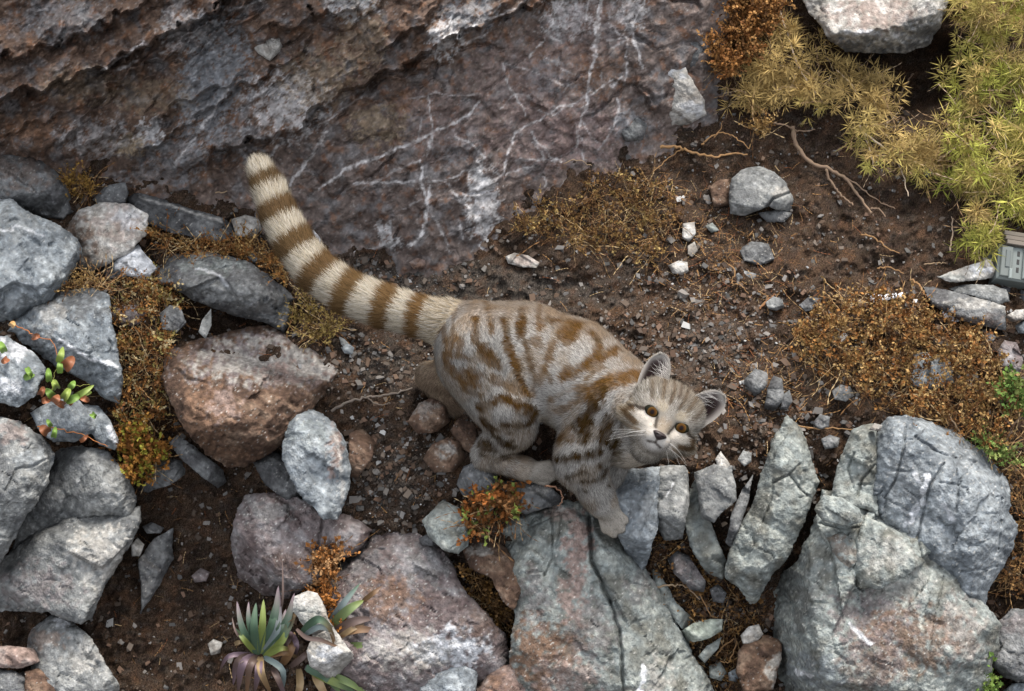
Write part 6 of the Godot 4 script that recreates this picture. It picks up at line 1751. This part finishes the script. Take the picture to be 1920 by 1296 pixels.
func scree() -> void:
	rng.seed = 99
	var tints := [Color(.088, .072, .06), Color(.07, .053, .042), Color(.105, .10, .097), Color(.085, .058, .042), Color(.13, .12, .112), Color(.068, .066, .064), Color(.10, .064, .046), Color(.052, .038, .03)]
	for k in 5:
		var xs := []
		var cs := PackedColorArray()
		var kind := chip([.35, .5, .7, .28, .55][k])
		var n := 0
		while n < 3000:
			var p := Vector2(rng.randf_range(-150, 2070), rng.randf_range(200, 1400))
			if p.y < foot(p.x) + 6: continue
			var w := .20
			w = maxf(w, 1.1 - Vector2((p.x - 1300.0) / 260.0, (p.y - 640.0) / 190.0).length())
			w = maxf(w, 1.2 - Vector2((p.x - 730.0) / 130.0, (p.y - 890.0) / 130.0).length())
			w = maxf(w, 1.1 - Vector2((p.x - 700.0) / 260.0, (p.y - 520.0) / 80.0).length())
			w = maxf(w, 1.2 - Vector2((p.x - 700.0) / 130.0, (p.y - 680.0) / 70.0).length())
			w = maxf(w, 1.0 - Vector2((p.x - 1450.0) / 140.0, (p.y - 800.0) / 110.0).length())
			w = maxf(w, .9 - Vector2((p.x - 1340.0) / 110.0, (p.y - 1110.0) / 140.0).length())
			if p.x < 460 and p.y > 880: w = .10
			if p.x > 1380 and p.y < 540: w = .13
			w *= .6 + 1.2 * maxf(0, nz.get_noise_2d(p.x * .02, p.y * .02) + .25)
			if rng.randf() > w: continue
			n += 1
			var s := .0020 + .0060 * pow(rng.randf(), 4.5)
			if rng.randf() < .012: s = rng.randf_range(.007, .011)
			var c: Color = tints[rng.randi() % tints.size()] * rng.randf_range(.75, 1.5)
			if rng.randf() < .025: c = Color(.3, .3, .3) * rng.randf_range(.7, 1.2)
			xs.append(Transform3D(turned(Vector3((rng.randf() - .5) * .9, 1, .35 + (rng.randf() - .5) * .9), rng.randf() * TAU, s), V(p.x, p.y, soil_h(p.x, p.y) + s * .3)))
			cs.append(c)
		var o := scatter("gravel", kind, M.pebble, xs, cs)
		tag(o, ["angular slate gravel scattered over the ledge", "thicker gravel bits scattered over the ledge", "chunky gravel bits scattered over the ledge", "thin slate flakes scattered over the ledge", "mixed gravel scattered over the ledge"][k], "gravel")
	for k in 3:
		var xs := []
		var cs := PackedColorArray()
		var kind := strand([.022, .034, .014][k], [.0006, .0007, .0011][k])
		var n := 0
		while n < 850:
			var p := Vector2(rng.randf_range(-50, 1990), rng.randf_range(200, 1300))
			if p.y < foot(p.x) + 4: continue
			var w := .08
			w = maxf(w, 1.0 - Vector2((p.x - 1350.0) / 240.0, (p.y - 480.0) / 220.0).length())
			w = maxf(w, 1.1 - Vector2((p.x - 1450.0) / 160.0, (p.y - 720.0) / 130.0).length())
			w = maxf(w, .8 - Vector2((p.x - 1150.0) / 200.0, (p.y - 420.0) / 140.0).length())
			if rng.randf() > w * w + .02: continue
			n += 1
			xs.append(Transform3D(turned(Vector3((rng.randf() - .5) * .5, 1, .4), rng.randf() * TAU, rng.randf_range(.5, 1.3)), V(p.x, p.y, soil_h(p.x, p.y) + .003)))
			cs.append(from_palette([Color(.22, .125, .052), Color(.15, .08, .032), Color(.28, .2, .11), Color(.10, .055, .026), Color(.13, .05, .022)]))
		var o := scatter("dry_needles", kind, M.leaf, xs, cs)
		tag(o, ["fine orange plant fibres strewn over the slope", "long brown plant fibres strewn over the slope", "short flat plant scraps strewn over the slope"][k], "plant litter")

# ---------------------------------------------------------------- the box and the snow

func snow_patch(label: String, line: Array, h := .012) -> void:
	var m := rock("snow_patch", label, "white", line, {lift = h, auto = 0, thick = .012, dome = .25, rough = .35, flecks = 0.0, cat = "snow", g = [0, .6], jag = 2.5, fine = 2.2, group = ""})
	m.material_override = M.snow

func device() -> void:
	var f := (D + .0) * HALF / 648.0
	var at := V(1925, 488, lie(1925, 488) + .07)
	var root := thing("camera_box", "grey plastic camera box with a weathered lid beside the lime shrub", "camera box", at)
	root.basis = Basis(NN, -.16) * Basis(X, -.25)
	var unit := 1.0 * f
	var box := func(called: String, x0: float, y0: float, x1: float, y1: float, z0: float, z1: float, bev: float, c: Color, m: Material) -> MeshInstance3D:
		var v := PackedVector3Array()
		var cc := PackedColorArray()
		# a bevelled block in the slope axes: a back, a front and a smaller face
		for r in [[z0, 0.0], [z1 - bev, 0.0], [z1, bev]]:
			for q in [[x0 + r[1], y0 + r[1]], [x1 - r[1], y0 + r[1]], [x1 - r[1], y1 - r[1]], [x0 + r[1], y1 - r[1]]]:
				v.append(X * q[0] * unit + DN * q[1] * unit + NN * r[0] * unit)
		var idx := PackedInt32Array()
		for r in 2:
			for k in 4:
				var a: int = r * 4 + k
				var b: int = r * 4 + (k + 1) % 4
				idx.append_array([a, b, a + 4, b, b + 4, a + 4])
		idx.append_array([8, 9, 11, 9, 10, 11])
		idx.append_array([0, 3, 1, 1, 3, 2])
		# flat faces, turned outwards
		var mid := (v[0] + v[10]) / 2
		var fv := PackedVector3Array()
		var fn := PackedVector3Array()
		for t in range(0, idx.size(), 3):
			var a := v[idx[t]]
			var b := v[idx[t + 1]]
			var d := v[idx[t + 2]]
			var n := (d - a).cross(b - a).normalized()
			if n.dot((a + b + d) / 3 - mid) < 0:
				n = -n
				var k := b
				b = d
				d = k
			fv.append_array([a, b, d])
			fn.append_array([n, n, n])
			cc.append_array([c, c, c])
		return put(called, build(fv, PackedInt32Array(range(fv.size())), cc, fn), m, root)
	var grey := Color(.135, .155, .152)
	box.call("housing", -52, -26, 60, 42, -70, -4, 4.0, grey, M.plastic)
	box.call("side_panel", -48, -22, -26, 38, -4, 1, 1.5, grey * .85, M.plastic)
	box.call("side_panel", -40, -14, -31, 20, 1, 3, 1.0, grey * .75, M.plastic)
	box.call("front_panel", -6, -22, 58, 38, -4, 3, 2.0, grey * 1.25, M.plastic)
	for k in 3: box.call("slot", -17, -16 + k * 16, -12, -6 + k * 16, -5, -3.2, .5, Color(.02, .02, .02), M.plastic)
	box.call("latch", -32, 22, -26, 42, 1, 5, 1.2, grey * 1.35, M.plastic)
	for k in 3: box.call("lid_board", -46 + k * 3, -52 + k * 9, 62, -43.6 + k * 9, -30, 2.0 + k * 1.2, 1.0, Color(.15, .132, .112) * (.9 + .08 * k), M.wood)
	for k in 2: box.call("foot_block", -30 + k * 36, 46, -14 + k * 36, 72, -66, -34, 3.0, Color(.035, .034, .036), M.plastic)
	snow_patch("white snow patch at the upper edge of the big dry plant", [1630, 552, 1650, 553, 1674, 551, 1692, 548, 1690, 558, 1668, 562, 1650, 566, 1638, 567])
	snow_patch("white snow patch beside the plank shaped stone's lower edge", [1768, 582, 1780, 584, 1792, 592, 1802, 602, 1788, 604, 1770, 596], .03)
	snow_patch("tiny snow crumb between the two larger patches", [1712, 560, 1720, 562, 1718, 568, 1710, 566])
	snow_patch("snow crumb among the orange leaved weed", [884, 966, 896, 958, 902, 966, 894, 974, 886, 972], .07)
	snow_patch("smaller snow crumb at the weed's back", [908, 952, 916, 948, 920, 956, 914, 960], .06)

func _ready() -> void:
	var cam := Camera3D.new()
	cam.fov = 24.0
	cam.near = 0.05
	cam.far = 60.0
	cam.position = EYE
	cam.rotation_degrees = Vector3(-45, 0, 0)
	add_child(cam)
	cam.current = true
	var env := Environment.new()
	var sky := Sky.new()
	var sm := ProceduralSkyMaterial.new()
	sm.sky_top_color = Color(.66, .67, .69)
	sm.sky_horizon_color = Color(.28, .28, .275)
	sm.sky_curve = 0.3
	sm.ground_bottom_color = Color(.12, .10, .09)
	sm.ground_horizon_color = Color(.35, .34, .33)
	sky.sky_material = sm
	env.background_mode = Environment.BG_SKY
	env.sky = sky
	env.ambient_light_source = Environment.AMBIENT_SOURCE_SKY
	env.tonemap_mode = Environment.TONE_MAPPER_LINEAR
	env.tonemap_exposure = 4.65
	env.sdfgi_enabled = true
	env.ssao_enabled = true
	env.ssil_enabled = true
	var we := WorldEnvironment.new()
	we.environment = env
	add_child(we)
	var sun := DirectionalLight3D.new()
	sun.light_energy = 0.45
	sun.light_color = Color(1.0, .97, .93)
	sun.light_angular_distance = 24.0
	sun.shadow_enabled = true
	sun.rotation_degrees = Vector3(-62, 150, 0)
	add_child(sun)
	nz.noise_type = FastNoiseLite.TYPE_SIMPLEX_SMOOTH
	nz.fractal_octaves = 4
	nz.frequency = 1.0
	nz.seed = 7
	n1.noise_type = FastNoiseLite.TYPE_SIMPLEX_SMOOTH
	n1.fractal_type = FastNoiseLite.FRACTAL_NONE
	n1.frequency = 1.0
	n1.seed = 19
	n2.noise_type = FastNoiseLite.TYPE_SIMPLEX_SMOOTH
	n2.fractal_octaves = 2
	n2.frequency = 1.0
	n2.seed = 29
	nk.noise_type = FastNoiseLite.TYPE_CELLULAR
	nk.cellular_return_type = FastNoiseLite.RETURN_DISTANCE2_SUB
	nk.fractal_type = FastNoiseLite.FRACTAL_NONE
	nk.frequency = 1.0
	nk.seed = 51
	nr.noise_type = FastNoiseLite.TYPE_SIMPLEX_SMOOTH
	nr.fractal_type = FastNoiseLite.FRACTAL_RIDGED
	nr.fractal_octaves = 4
	nr.frequency = 1.0
	nr.seed = 21
	nc.noise_type = FastNoiseLite.TYPE_CELLULAR
	nc.cellular_return_type = FastNoiseLite.RETURN_DISTANCE
	nc.fractal_octaves = 2
	nc.frequency = 1.0
	nc.seed = 33
	materials()
	survey()
	facet_table()
	ground()
	cliff()
	rocks()
	cat()
	plants()
	twigs()
	scree()
	device()
